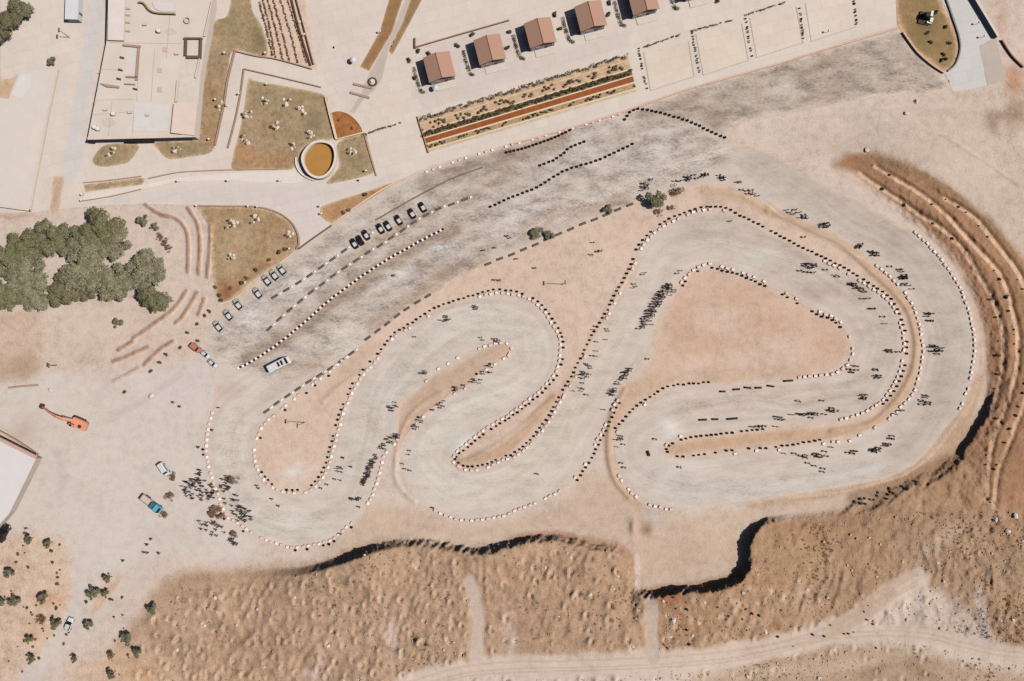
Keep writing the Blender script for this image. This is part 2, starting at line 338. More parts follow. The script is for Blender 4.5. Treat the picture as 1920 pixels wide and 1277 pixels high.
# ------------------------------------------------------------------ what the ground is made of, by place
zone([(1500,270),(1640,230),(1780,190),(1960,200),(2300,300),(2300,900),(1900,560),(1800,410),(1700,340),(1600,290)], (203,184,165), .85, 25)
zone([(1560,308),(1610,330),(1680,385),(1730,425),(1775,470),(1810,520),(1835,580),(1850,650),(1850,740),(1800,830),(1750,880),(1800,990),(1900,1010),(2200,1000),(2200,700),(1985,610),(1930,500),(1850,405),(1745,330),(1640,285)], (167,125,92), .95, 10, rough=.7)
zone([(330,1075),(480,1066),(600,1050),(700,1012),(820,1014),(920,1022),(1000,998),(1120,1012),(1190,1040),(1200,1108),(1300,1096),(1390,1060),(1410,985),(1560,955),(1700,900),(1800,850),(1830,900),(1900,1000),(1930,1180),(1760,1100),(1690,1110),(1600,1160),(1480,1205),(1300,1235),(1000,1248),(840,1258),(700,1320),(300,1400),(190,1290),(255,1160)], (181,150,120), .95, 14, rough=.7)
zone([(1205,1115),(1300,1105),(1400,1065),(1420,990),(1560,965),(1700,915),(1790,870),(1860,960),(1920,1050),(1800,1090),(1690,1100),(1590,1160),(1480,1198),(1240,1225)], (168,133,101), .75, 16)
zone([(640,1095),(760,1050),(900,1040),(880,1100),(800,1180),(640,1230),(480,1260),(380,1200),(470,1110)], (186,153,125), .5, 24)
zone([(930,1040),(1100,1030),(1180,1060),(1190,1220),(920,1235),(910,1120)], (182,147,117), .5, 16)
stroke([(1650,300),(1745,335),(1845,412),(1908,492),(1950,590)], 6, (152,126,92), .75, 'g', .6, .9)
zone([(1700,1000),(1830,960),(2100,990),(2100,1180),(1930,1215),(1860,1190),(1760,1100)], (170,140,111), .85, 25, rough=.85)
zone([(1350,1260),(1500,1215),(1660,1210),(1790,1240),(1900,1262),(2100,1300),(1500,1420),(1200,1330)], (176,146,116), .8, 18, rough=.5)
zone([(1660,1170),(1700,1150),(1780,1120),(1830,1160),(1860,1205),(1740,1190)], (178,156,136), .3, 20)
zone([(1850,1150),(1900,1110),(1980,1100),(1980,1180),(1880,1205)], (170,136,104), .8, 12)
zone([(-60,1020),(60,1000),(120,1015),(135,1090),(130,1150),(100,1200),(40,1260),(-60,1330)], (211,184,158), .8, 14, rough=.6)
zone([(215,1070),(228,1080),(220,1130),(190,1165),(170,1165),(180,1120)], (205,170,140), .7, 7, rough=.6)
zone([(140,1250),(180,1230),(250,1190),(320,1230),(330,1320),(120,1330)], (206,176,146), .7, 14, rough=.6)
zone([(-60,610),(60,585),(80,620),(70,700),(20,722),(-60,720)], (186,156,126), .7, 12, rough=.5)
zone([(-60,610),(100,590),(200,560),(300,560),(380,530),(420,600),(330,690),(150,720),(100,700)], (209,186,166), .55, 24)
# pale bank between the track and the cliff
zone([(690,950),(800,960),(900,985),(1050,940),(1100,880),(1145,900),(1250,965),(1500,940),(1640,915),(1600,945),(1400,980),(1380,1060),(1200,1100),(1180,1030),(1050,995),(900,1015),(720,1005),(600,1040),(600,1025),(660,990)], (200,175,151), .85, 14)
zone([(1700,880),(1800,770),(1832,700),(1845,720),(1800,830),(1740,885),(1600,925),(1400,955),(1400,945),(1600,910)], (188,158,128), .9, 8, rough=.5)
# infields
zone(INN, (211,186,164), .95, 5)
zone([(1215,690),(1270,545),(1330,505),(1440,540),(1560,595),(1590,650),(1550,695),(1350,715),(1260,722),(1190,770),(1150,800),(1160,740)], (207,177,153), .9, 8)
zone([(960,655),(900,700),(830,755),(780,800),(756,840),(750,860),(745,850),(748,780),(790,725),(850,690),(930,645)], (196,168,142), .9, 8)
stroke([(1172,735),(1146,786),(1141,852),(1157,906),(1200,950)], 9, (192,160,130), .8)
stroke([(860,868),(940,845),(1000,790),(1040,745)], 9, (188,156,124), .75)
stroke([(1260,842),(1350,830),(1440,820),(1560,812)], 10, (193,158,124), .75)
stroke([(1440,392),(1520,430),(1580,460),(1662,533),(1707,592),(1717,665),(1692,735),(1640,790),(1560,812)], 9, (191,158,125), .75)
stroke([(1320,362),(1380,366),(1440,394)], 12, (198,168,136), .6)
stroke([(690,655),(640,715),(600,760)], 14, (198,172,148), .6)
stroke([(1190,500),(1150,570),(1100,650),(1050,740)], 8, (205,174,152), .7)
stroke([(1170,735),(1240,706),(1330,700),(1500,695)], 14, (196,166,138), .55)
stroke([(1225,640),(1290,520)], 5, (214,184,162), .8)
for x, y, rx, ry, an in [(1330,640,60,30,20),(1450,610,50,30,-20),(1380,560,60,25,10),(1540,640,40,30,30),(1280,600,30,50,10)]: spot(x, y, rx, ry, (197,160,132), .5, an)
for x, y, rx, ry, an in [(1420,680,60,20,5),(1300,690,50,15,15),(1480,650,40,22,0),(1350,600,40,22,0)]: spot(x, y, rx, ry, (214,192,172), .6, an)
spot(550, 885, 26, 14, (216,211,203), .8, 20); spot(1100, 520, 60, 60, (213,193,172), .5); spot(1020, 530, 60, 40, (205,182,158), .5, 30)
spot(1218, 975, 20, 14, (206,200,192), .8, -30); spot(1290, 1030, 60, 25, (196,166,142), .5)
spot(1207, 988, 22, 16, (178,138,110), .8, -20)
# hillside steps: sunlit bench tops painted pale, riser shade and scrub painted dark
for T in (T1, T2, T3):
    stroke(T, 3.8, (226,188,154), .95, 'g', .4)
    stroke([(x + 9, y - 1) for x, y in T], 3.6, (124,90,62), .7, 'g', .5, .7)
stroke([(1700,405),(1760,455),(1810,515),(1840,590),(1850,660),(1848,740)], 2.5, (200,166,136), .5, 'g')
stroke([(1560,318),(1660,372),(1720,418),(1790,490),(1822,560),(1838,640),(1832,720),(1800,790),(1740,850)], 4, (206,178,150), .6, 'g')
spot(1600, 300, 26, 14, (150,108,78), .6, -30); spot(1866, 690, 14, 60, (150,106,76), .5, 0, 'g'); spot(1880, 790, 20, 40, (178,136,102), .5, 0, 'g')
for T in TERR_W: stroke(T, 2.8, (166,126,94), .85, 'g', .5, .6)
# cliff-top soil
stroke(CLIFF[13:29], 7, (172,132,100), .6, 'g')
stroke([(1600,935),(1660,915),(1720,890),(1780,862)], 12, (150,116,88), .7, 'g', .6, .8)
# roads and lanes over the rough ground
stroke(ROAD_S[::6], 22, (209,189,171), .95, 'g', .35, .2); stroke(ROAD_S2[::6], 12, (203,183,163), .8, 'g', .5, .2)
for o in (-8, 5, 11): stroke([(x, y + o) for x, y in ROAD_S[::6]], 1.3, (186,160,138), .6, 'g', .5)
for o in (-4, 5): stroke([(x, y + o) for x, y in ROAD_S2[::6]], 1.2, (182,158,136), .55, 'g', .5)
stroke([(1560,1186),(1660,1110),(1720,1050),(1790,990)], 14, (190,164,138), .6, 'g', .6)
stroke([(1835,1110),(1845,1170),(1840,1205)], 10, (197,184,172), .7, 'g', .6)
stroke([(1300,1275),(1600,1245),(1700,1228)], 10, (198,176,152), .5, 'g', .6)
stroke(TRACK_A[::4], 12, (199,181,163), .95, 'g', .4, .2); stroke(TRACK_B[::4], 13, (197,178,158), .95, 'g', .25, .2)
stroke([(1195,1045),(1196,1105)], 5, (214,196,178), .9, 'g', .4)
stroke(LANE_W[::4], 15, (205,193,182), .95, 'g', .4, .15); stroke(LANE_W2[::4], 11, (206,191,177), .9, 'g', .4, .15)
spot(955, 1190, 10, 40, (205,190,178), .6, 10, 'g'); spot(735, 1195, 12, 30, (206,192,180), .6, 0, 'g'); spot(590, 1260, 20, 16, (208,192,178), .6, 0, 'g')
for x, y, rx, ry, c in [(420,1200,60,40,(176,146,116)),(560,1120,50,26,(178,148,118)),(660,1080,50,20,(184,156,128)),(500,1240,60,30,(174,142,112)),(360,1160,40,40,(196,168,140)),(780,1090,50,22,(176,144,114)),(1040,1060,60,24,(176,146,116)),(1110,1100,40,30,(184,152,120)),(1000,1140,70,40,(180,148,120)),(1300,1150,50,26,(176,136,100)),(1420,1160,60,30,(184,152,122)),(1480,1050,50,40,(176,142,108)),(1560,1000,60,22,(170,134,102)),(1600,1110,50,30,(182,152,124)),(1500,1130,50,30,(190,160,132)),(1680,1010,40,40,(170,140,112)),(1460,1180,16,9,(160,104,68)),(1260,1130,20,12,(172,112,74)),(1640,1260,50,14,(150,126,98)),(1720,1255,40,14,(160,130,100)),(1890,1000,30,30,(160,124,92)),(1860,1080,40,40,(178,148,118))]:
    spot(x, y, rx, ry, c, .55, rng.uniform(-30, 30), 'g', .7)
spot(90,1120,30,14,(206,150,112),.6,0,'g'); spot(60,1180,26,30,(204,164,126),.6,0,'g'); spot(30,1060,22,24,(212,176,150),.5,0,'g')
spot(270,1260,30,16,(196,150,108),.6,0,'g'); spot(45,690,26,26,(172,140,112),.6,0,'g')
for x, y, rx, ry, c, a in [(1905,150,22,30,(182,132,94),.8),(1880,215,30,12,(152,122,98),.7),(1862,232,12,16,(146,112,88),.7),(1905,210,14,30,(150,126,92),.7),(1880,40,14,50,(196,162,132),.6),(1900,300,30,20,(206,184,164),.5),(1800,180,20,8,(200,160,130),.6),(1900,270,20,40,(196,172,148),.5),(30,408,50,5,(176,144,114),.7),(1820,830,16,40,(168,128,96),.5),(1900,870,40,60,(158,118,86),.6),(1840,900,40,40,(172,136,104),.5),(1770,900,30,26,(158,124,96),.5),(1720,940,60,14,(176,144,116),.5),(1500,985,60,10,(164,118,82),.5),(1250,1125,20,10,(170,108,72),.6),(1430,1080,40,30,(182,142,104),.4)]:
    spot(x, y, rx, ry, c, a, 0, 'g', .7)
stroke([(1765,255),(1840,300),(1910,350)], 3, (186,162,142), .5, 'g'); stroke([(1740,230),(1830,290),(1915,345)], 3, (212,192,172), .5, 'g'); stroke([(1480,225),(1600,215),(1700,205),(1800,215)], 4, (196,176,158), .5, 'g'); stroke([(1375,262),(1480,290),(1560,320)], 4, (214,194,172), .6, 'g')
stroke([(1480,933),(1560,925),(1640,908),(1700,888),(1745,855),(1775,820),(1812,765)], 2.0, (214,182,150), .9, 'g', .5)
# wide pale yard at the lower left
zone([(100,700),(330,690),(395,640),(410,700),(390,790),(384,850),(410,950),(480,1020),(440,1050),(330,1040),(260,1060),(180,1090),(130,1020),(80,990),(10,990),(60,870),(-40,800),(-40,740)], (209,197,185), .9, 20, 'g', .12)
spot(60, 790, 40, 26, (196,178,162), .5, 0, 'g'); spot(40, 815, 30, 18, (186,160,140), .6, -25, 'g'); spot(330,720,60,30,(209,199,192),.6,20,'g'); spot(150,930,26,10,(192,180,168),.4,-50,'g')
stroke([(105,845),(118,890),(110,930)], 8, (192,180,170), .5, 'g')
stroke([(340,700),(270,750),(200,790)], 6, (196,182,168), .5, 'g')

# track: mottled paddock strip, rubbed lines, dusty patches
zone([(395,650),(470,560),(560,480),(700,385),(800,325),(960,280),(1180,215),(1330,250),(1372,300),(1200,370),(1010,440),(860,505),(690,610),(560,690),(470,700)], (186,174,165), .92, 10, 't', .8)
zone([(1200,205),(1690,62),(1740,120),(1765,168),(1600,186),(1440,214),(1380,235)], (176,162,149), .92, 7, 't', .9)
stroke([(470,672),(560,615),(640,555),(720,500),(800,452),(850,430)], 15, (164,145,128), .85, 't', .6, .95)
stroke([(640,500),(720,445),(800,405),(900,350),(960,318)], 12, (176,158,142), .7, 't', .7, .95)
stroke([(800,340),(880,315),(960,290),(1050,262)], 16, (158,142,128), .75, 't', .7, .95)
stroke([(700,610),(760,570),(830,525),(900,490)], 15, (168,148,130), .8, 't', .7, .95)
stroke([(980,440),(1050,400),(1110,390),(1180,372)], 13, (178,158,140), .6, 't', .7, .9)
for x, y, rx, ry, c, a in [(830,510,24,18,(150,132,116),.6),(700,600,16,14,(160,134,112),.6),(1340,225,22,26,(152,128,110),.7),(1545,118,45,9,(150,126,108),.7),(1290,190,30,10,(160,132,114),.6),(1610,150,34,18,(168,156,144),.6),(1560,170,34,12,(168,142,128),.6),(1475,165,24,16,(196,186,176),.7),(600,510,30,14,(206,202,196),.6),(740,520,30,14,(208,206,202),.6),(760,470,16,10,(176,142,122),.6),(830,465,26,9,(212,208,204),.7),(640,640,60,30,(206,198,186),.6),(560,690,50,16,(178,162,146),.7),(600,680,26,14,(172,150,132),.6),(470,600,26,16,(212,208,204),.6),(540,540,30,12,(208,204,198),.5),(1100,290,50,18,(198,190,182),.5),(1220,290,60,30,(202,194,186),.6),(1330,290,40,20,(196,184,172),.6),(960,400,60,18,(204,196,190),.6),(1160,262,16,8,(164,146,126),.6),(870,330,20,12,(150,134,120),.5),(930,300,20,10,(150,132,118),.5)]:
    spot(x, y, rx, ry, c, a, 27, 't', .9)
stroke([(1420,300),(1560,385),(1680,450),(1760,540),(1785,640),(1770,740),(1700,840)], 36, (186,173,162), .85, 't', .7, .2)
stroke([(1300,430),(1400,440),(1520,510),(1620,570),(1655,650),(1620,730),(1540,760)], 32, (190,176,164), .85, 't', .7, .2)
stroke([(1650,880),(1500,905),(1330,920),(1230,900)], 22, (198,190,182), .7, 't', .7, .3)
stroke([(1190,740),(1300,760),(1440,750),(1540,745)], 16, (196,182,168), .7, 't', .7, .4)
stroke([(1150,600),(1100,700),(1060,790),(980,890)], 30, (200,188,174), .6, 't', .7, .3)
stroke([(900,920),(820,900),(800,840),(860,770),(960,720)], 30, (206,197,186), .8, 't', .7, .2)
stroke([(1000,640),(940,600),(850,610),(760,690),(700,780),(660,880)], 30, (200,191,181), .7, 't', .7, .3)
stroke([(600,970),(520,975),(450,930),(430,860),(450,780)], 28, (204,194,184), .8, 't', .7, .3)
for x, y, rx, ry, c, a in [(1255,805,18,14,(220,216,210),.9),(868,828,24,20,(216,213,208),.9),(500,990,40,16,(198,196,186),.5),(570,990,40,18,(204,200,192),.5),(1300,880,60,16,(214,206,200),.6),(1420,480,30,14,(206,206,200),.6),(1540,545,40,16,(170,150,136),.6),(1610,545,20,12,(170,148,134),.5),(1680,440,20,12,(168,150,136),.5),(1760,720,20,30,(180,164,150),.6),(1380,830,40,6,(205,190,176),.4),(1490,730,40,12,(205,180,166),.5),(460,710,40,22,(208,198,190),.6),(430,740,26,26,(196,180,166),.6),(1080,850,30,30,(212,200,186),.5),(640,720,20,20,(200,188,176),.5),(720,730,24,30,(208,202,196),.6)]:
    spot(x, y, rx, ry, c, a, rng.uniform(-20, 20), 't')
# rubber and tyre tracks
r_ = np.random.RandomState(2)
mid = [(1400,290),(1500,350),(1600,415),(1700,480),(1765,570),(1785,660),(1765,750),(1700,840),(1600,880),(1450,905),(1300,925),(1210,900),(1175,840),(1200,790),(1280,755),(1400,745),(1540,740),(1620,715),(1655,640),(1630,580),(1550,520),(1450,470),(1340,445),(1250,465),(1200,540),(1150,640),(1090,760),(1020,870),(930,920),(850,920),(795,880),(795,820),(850,770),(960,720),(1005,670),(990,610),(930,590),(850,605),(770,670),(720,740),(695,830),(660,930),(590,980),(510,975),(450,930),(430,860),(440,790),(520,730),(640,650),(800,560),(1000,440),(1200,340),(1330,290)]
mc = curve(mid, 10, True)
for k in range(14):
    i = r_.randint(0, len(mc)); n = r_.randint(20, 60); o = r_.uniform(-24, 24, 2)
    seg = np.take(mc, np.arange(i, i + n), 0, mode='wrap')
    tg = np.gradient(seg, axis=0); nn = np.stack([-tg[:, 1], tg[:, 0]], 1) / (np.hypot(*tg.T)[:, None] + 1e-6)
    seg = seg + nn * np.linspace(o[0], o[1], len(seg))[:, None]
    for e in (-2.2, 2.2):
        STROKES.append((seg + nn * e, .9, col(*((178,164,150) if k % 3 else (222,212,202))), .35, 't', .9, None))

# lawns: greener and browner parts, planting-bed soil
for x, y, rx, ry, c, a in [(490,185,30,18,(146,132,104),.7),(560,180,34,16,(150,130,98),.6),(590,230,16,26,(128,116,88),.7),(460,290,26,22,(178,130,92),.8),(520,300,40,14,(176,132,94),.8),(550,250,18,12,(140,124,96),.6),(500,240,30,16,(158,130,98),.6),(475,255,14,16,(168,150,126),.6),
  (485,75,12,26,(122,114,84),.8),(440,45,16,26,(136,124,92),.7),(415,30,12,20,(140,126,96),.6),(400,180,10,30,(164,128,90),.7),(395,250,12,20,(168,128,90),.7),(350,275,26,12,(140,130,100),.6),(220,280,16,10,(138,126,98),.6),(215,300,20,6,(142,128,98),.6),(668,300,20,16,(136,124,96),.6),(680,320,12,10,(150,134,104),.5),
  (510,420,34,16,(158,128,94),.6),(450,440,24,30,(176,156,126),.6),(430,480,16,26,(176,156,130),.6),(470,500,30,12,(168,146,116),.5),(425,548,18,22,(140,84,52),.9),(455,545,16,10,(146,92,58),.85),(480,522,20,8,(140,92,60),.8),(505,500,18,6,(146,100,66),.75),(420,405,20,10,(160,132,100),.5),
  (700,362,20,8,(158,104,70),.7),(730,345,16,6,(154,100,68),.8),(640,400,20,8,(168,122,84),.6),(1735,40,26,24,(112,100,68),.8),(1735,80,24,16,(128,112,76),.6),(1700,20,16,30,(160,130,90),.5),(1760,110,16,10,(170,138,100),.5),(1695,60,8,14,(200,168,132),.5),(725,80,10,30,(150,108,70),.6),(750,20,8,12,(140,116,82),.6),(20,30,26,30,(180,156,128),.5)]:
    spot(x, y, rx, ry, c, a, 0, 'L', .7)
for k in range(40):
    x, y = [(520,240),(460,450),(1735,70),(400,120)][k % 4]; spot(x + rng.uniform(-60, 60), y + rng.uniform(-70, 70), rng.uniform(4, 10), rng.uniform(4, 9), [(134,120,92),(182,156,124),(160,124,88)][k % 3], .45, 0, 'L')

# ------------------------------------------------------------------ mesh builders
def link(o, parent=None):
    C.collection.objects.link(o)
    if parent is not None: o.parent = parent
    return o
def np_mesh(name, v, f, m=None, colors=None):
    me = bpy.data.meshes.new(name); nv = len(v); f = np.asarray(f, np.int32); k = f.shape[1]
    me.vertices.add(nv); me.vertices.foreach_set('co', np.asarray(v, np.float32).ravel())
    me.loops.add(f.size); me.loops.foreach_set('vertex_index', f.ravel())
    me.polygons.add(len(f)); me.polygons.foreach_set('loop_start', np.arange(0, f.size, k, dtype=np.int32)); me.polygons.foreach_set('loop_total', np.full(len(f), k, np.int32))
    me.update(calc_edges=True)
    if colors is not None:
        a = me.attributes.new('tint', 'FLOAT_COLOR', 'POINT'); a.data.foreach_set('color', np.asarray(colors, np.float32).ravel())
    if m: me.materials.append(m)
    return me
def structure(name, me, kind='structure'):
    o = link(bpy.data.objects.new(name, me)); o['kind'] = kind; return o
def tag(o, label, cat, group=None):
    o['label'] = label; o['category'] = cat
    if group: o['group'] = group
    return o

# the ground: one sheet, fine in the picture and running out to the horizon
def axis(a, b, s):
    fine = np.arange(a, b + s, s); far = np.array([20, 60, 140, 300, 700, 1500, 3500, 9000, 25000.])
    return np.concatenate([(a - far)[::-1], fine, fine[-1] + far])
gx = axis(-240, 2160, 2.5); gy = axis(-220, 1500, 2.5)
GX, GY = np.meshgrid(gx, gy)
cx_ = np.clip(GX, -240, 2160); cy_ = np.clip(GY, -220, 1500)
HH = height(cx_, cy_); HH = add_pits(GX, GY, HH)
ff = (CAM_H - HH) / CAM_H
V = np.stack([(GX - CX) / PX * ff, (CY - GY) / PX * ff, HH], -1).reshape(-1, 3)
nx_, ny_ = len(gx), len(gy)
ii = (np.arange(ny_ - 1)[:, None] * nx_ + np.arange(nx_ - 1)[None, :]).ravel()
F = np.stack([ii, ii + nx_, ii + nx_ + 1, ii + 1], 1)
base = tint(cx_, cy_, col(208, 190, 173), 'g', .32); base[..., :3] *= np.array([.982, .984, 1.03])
for x, y, a, r, sk in PITS:   # paler dug-out subsoil on the heaps
    i0, i1 = np.searchsorted(gx, (x - 12, x + 12)); j0, j1 = np.searchsorted(gy, (y - 12, y + 12))
    q = np.exp(-(((GX[j0:j1, i0:i1] - x + r * .3) / (r * .8)) ** 2 + ((GY[j0:j1, i0:i1] - y) / r) ** 2))[..., None] * .8 * (a - .15)
    base[j0:j1, i0:i1, :3] += (col(226, 196, 168) - base[j0:j1, i0:i1, :3]) * q
M_GROUND = soil('dry_earth', bump=.95)
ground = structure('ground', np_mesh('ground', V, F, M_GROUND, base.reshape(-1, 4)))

_nsheet = [0]
def sheet(name, outline, c, lift, material, layer='p', holes=(), step=4.0, edge=None, soft=6.0, rough=.2, kind='structure', closed_curve=True, parent=None):
    """a thin layer lying on the ground, its rim snapped to the outline; edge = colour it fades to at the rim"""
    _nsheet[0] += 1; lift += .0011 * _nsheet[0]
    poly = np.asarray(outline, float)
    xs = np.arange(poly[:, 0].min() - step, poly[:, 0].max() + 2 * step, step); ys = np.arange(poly[:, 1].min() - step, poly[:, 1].max() + 2 * step, step)
    X, Y = np.meshgrid(xs, ys); ins = inside(X, Y, poly)
    for h in holes: ins &= ~inside(X, Y, h)
    cell = ins[:-1, :-1] | ins[1:, :-1] | ins[:-1, 1:] | ins[1:, 1:]
    use = np.zeros(X.shape, bool)
    for a in (slice(0, -1), slice(1, None)):
        for b in (slice(0, -1), slice(1, None)): use[a, b] |= cell
    rim = use & ~ins
    lines = [np.vstack([p, p[:1]]) for p in [poly, *holes]]
    bx, by = X[rim], Y[rim]; bd = np.full(bx.shape, 1e9); qx, qy = bx.copy(), by.copy()
    for l in lines:
        d, ax, ay = dist_line(bx, by, l, True); m = d < bd; bd = np.where(m, d, bd); qx = np.where(m, ax, qx); qy = np.where(m, ay, qy)
    X[rim] = qx; Y[rim] = qy
    idx = np.full(X.shape, -1); idx[use] = np.arange(use.sum())
    j, i = np.nonzero(cell)
    F = np.stack([idx[j, i], idx[j + 1, i], idx[j + 1, i + 1], idx[j, i + 1]], 1)
    x, y = X[use], Y[use]; h = height(x, y) + lift; f = (CAM_H - h) / CAM_H
    v = np.stack([(x - CX) / PX * f, (CY - y) / PX * f, h], 1)
    co = tint(x, y, col(*c), layer, rough)
    if layer == 't':   # wheel streaks that follow the lane
        ln = mc[::2]; bd = np.full(x.shape, 1e9); ss = np.zeros(x.shape); dd = np.zeros(x.shape); acc = 0.
        for a, b in zip(ln, np.roll(ln, -1, 0)):
            e_ = b - a; L_ = math.hypot(*e_) + 1e-9
            t_ = np.clip(((x - a[0]) * e_[0] + (y - a[1]) * e_[1]) / L_ ** 2, 0, 1)
            q_ = (x - a[0] - t_ * e_[0]) ** 2 + (y - a[1] - t_ * e_[1]) ** 2; m_ = q_ < bd
            sg_ = np.sign((x - a[0]) * e_[1] - (y - a[1]) * e_[0]); bd = np.where(m_, q_, bd); ss = np.where(m_, acc + t_ * L_, ss); dd = np.where(m_, sg_ * np.sqrt(q_), dd); acc += L_
        wv = (fnoise(ss, dd, 90, 81, 2) - .5) * 14
        k_ = (vnoise(ss / 26., dd + wv, 3.2, 5) - .5) * .085 + (vnoise(ss / 40., dd + wv, 7.5, 7) - .5) * .11 + (vnoise(ss / 9., dd + wv * 1.5, 16, 9) - .5) * .07
        co[:, :3] *= (1 + k_)[:, None] * (1 + np.array([.006, 0, -.008]) * (k_[:, None] < 0))
    if edge is not None:
        d = np.full(x.shape, 1e9)
        for l in lines:
            d = np.minimum(d, dist_line(x, y, l))
        d = d + (fnoise(x, y, 14, 21, 3) - .5) * soft
        a = (1 - smooth(0, soft, d))[:, None] * .85
        co[:, :3] += (col(*edge) - co[:, :3]) * a
    me = np_mesh(name, v, F, material, co)
    o = structure(name, me, kind)
    return o

M_TRACK = soil('worn_asphalt', amp=(.07, .34, .26), scales=(.045, .22, 1.6), brown=(140,120,104), streak=R(27), bump=.12, rough=.9)
M_PAVE = soil('pale_paving', amp=(.09, .08, .07), scales=(.05, .3, 2), brown=(190,164,146), bump=.05, rough=.85, joints=(5.5, R(14)))
M_LAWN = soil('dry_lawn', amp=(.16, .24, .22), scales=(.12, .5, 2.5), brown=(150,118,82), bump=.4)
M_BED = soil('bed_soil', amp=(.12, .2, .2), scales=(.15, .7, 3), brown=(96,56,30), bump=.1)
sheet('race_track', OUTC, (203,189,178), .03, M_TRACK, 't', [INNC], 2.6, (208,185,165), 7, .08)

# ------------------------------------------------------------------ small mesh toolkit
class MB:
    def __init__(s): s.v = []; s.f = []
    def add(s, v, f):
        n = len(s.v); s.v += [tuple(p) for p in v]; s.f += [tuple(i + n for i in q) for q in f]; return s
    def box(s, c, d, rz=0., taper=1., rx=0.):
        m = Matrix.Translation(c) @ Matrix.Rotation(rz, 4, 'Z') @ Matrix.Rotation(rx, 4, 'Y'); x, y, z = d[0] / 2, d[1] / 2, d[2] / 2; t = taper
        v = [(-x, -y, -z), (x, -y, -z), (x, y, -z), (-x, y, -z), (-x * t, -y * t, z), (x * t, -y * t, z), (x * t, y * t, z), (-x * t, y * t, z)]
        return s.add([m @ Vector(p) for p in v], [(0, 3, 2, 1), (4, 5, 6, 7), (0, 1, 5, 4), (1, 2, 6, 5), (2, 3, 7, 6), (3, 0, 4, 7)])
    def prism(s, poly, z0, z1):
        n = len(poly); a = sum(poly[i][0] * poly[(i + 1) % n][1] - poly[(i + 1) % n][0] * poly[i][1] for i in range(n))
        if a < 0: poly = poly[::-1]
        v = [(p[0], p[1], z0) for p in poly] + [(p[0], p[1], z1) for p in poly]
        return s.add(v, [tuple(range(n))[::-1], tuple(range(n, 2 * n))] + [(i, (i + 1) % n, (i + 1) % n + n, i + n) for i in range(n)])
    def tube(s, pts, rad, k=8):
        pts = [Vector(p) for p in pts]; n = len(pts); v = []
        for i, p in enumerate(pts):
            t = (pts[min(i + 1, n - 1)] - pts[max(i - 1, 0)]).normalized()
            u = t.cross(Vector((0.3, 1, .1))).normalized(); w = t.cross(u); r = rad[i] if hasattr(rad, '__len__') else rad
            v += [p + (u * math.cos(a) + w * math.sin(a)) * r for a in [2 * math.pi * j / k for j in range(k)]]
        f = [(i * k + j, i * k + (j + 1) % k, (i + 1) * k + (j + 1) % k, (i + 1) * k + j) for i in range(n - 1) for j in range(k)]
        return s.add(v, f + [tuple(range(k))[::-1], tuple(range((n - 1) * k, n * k))])
    def lathe(s, prof, k=16, c=(0, 0, 0), m=None):
        m = m or Matrix.Translation(c); v = []; n = len(prof)
        for r, z in prof: v += [m @ Vector((r * math.cos(2 * math.pi * j / k), r * math.sin(2 * math.pi * j / k), z)) for j in range(k)]
        f = [(i * k + j, i * k + (j + 1) % k, (i + 1) * k + (j + 1) % k, (i + 1) * k + j) for i in range(n - 1) for j in range(k)]
        if prof[0] != prof[-1]: f += [tuple(range(k))[::-1], tuple(range((n - 1) * k, n * k))]
        else: pass
        return s.add(v, f)
    def ribbon(s, line, w, z0, z1):
        """a wall of width w (m) along world points"""
        line = [Vector(p) for p in line]; n = len(line); L = []; Rr = []
        for i, p in enumerate(line):
            t = (line[min(i + 1, n - 1)] - line[max(i - 1, 0)]); t.z = 0; t.normalize(); q = Vector((-t.y, t.x, 0)) * w / 2
            L.append(p + q); Rr.append(p - q)
        v = []
        for i in range(n):
            zb = line[i].z
            v += [(L[i].x, L[i].y, zb + z0), (Rr[i].x, Rr[i].y, zb + z0), (Rr[i].x, Rr[i].y, zb + z1), (L[i].x, L[i].y, zb + z1)]
        f = [(4 * i + j, 4 * (i + 1) + j, 4 * (i + 1) + (j + 1) % 4, 4 * i + (j + 1) % 4) for i in range(n - 1) for j in range(4)]
        return s.add(v, f + [(0, 1, 2, 3), tuple(4 * (n - 1) + j for j in (3, 2, 1, 0))])
    def mesh(s, name, m=None, smooth_=False, bevel=0.):
        me = bpy.data.meshes.new(name); me.from_pydata(s.v, [], s.f)
        bm = bmesh.new(); bm.from_mesh(me); bmesh.ops.recalc_face_normals(bm, faces=bm.faces)
        if bevel: bmesh.ops.bevel(bm, geom=bm.edges[:], offset=bevel, segments=2, affect='EDGES', clamp_overlap=True)
        bm.to_mesh(me); bm.free()
        if m: me.materials.append(m)
        if smooth_: me.polygons.foreach_set('use_smooth', [True] * len(me.polygons))
        return me
    def build(s, name, m=None, parent=None, **k): return link(bpy.data.objects.new(name, s.mesh(name, m, **k)), parent)
def thing(name, label, cat, loc=(0, 0, 0), rz=0., group=None):
    o = link(bpy.data.objects.new(name, None)); o.location = loc; o.rotation_euler = (0, 0, rz); o.empty_display_size = .3
    return tag(o, label, cat, group)
def copy_tree(o, parent=None):
    c = o.copy(); link(c, parent)
    for ch in o.children: copy_tree(ch, c)
    return c
def rel(poly, o, z):
    """traced outline at absolute height z, in the frame of an unrotated thing at o"""
    return [((W(x, y, z=z) - Vector(o)).x, (W(x, y, z=z) - Vector(o)).y) for x, y in poly]

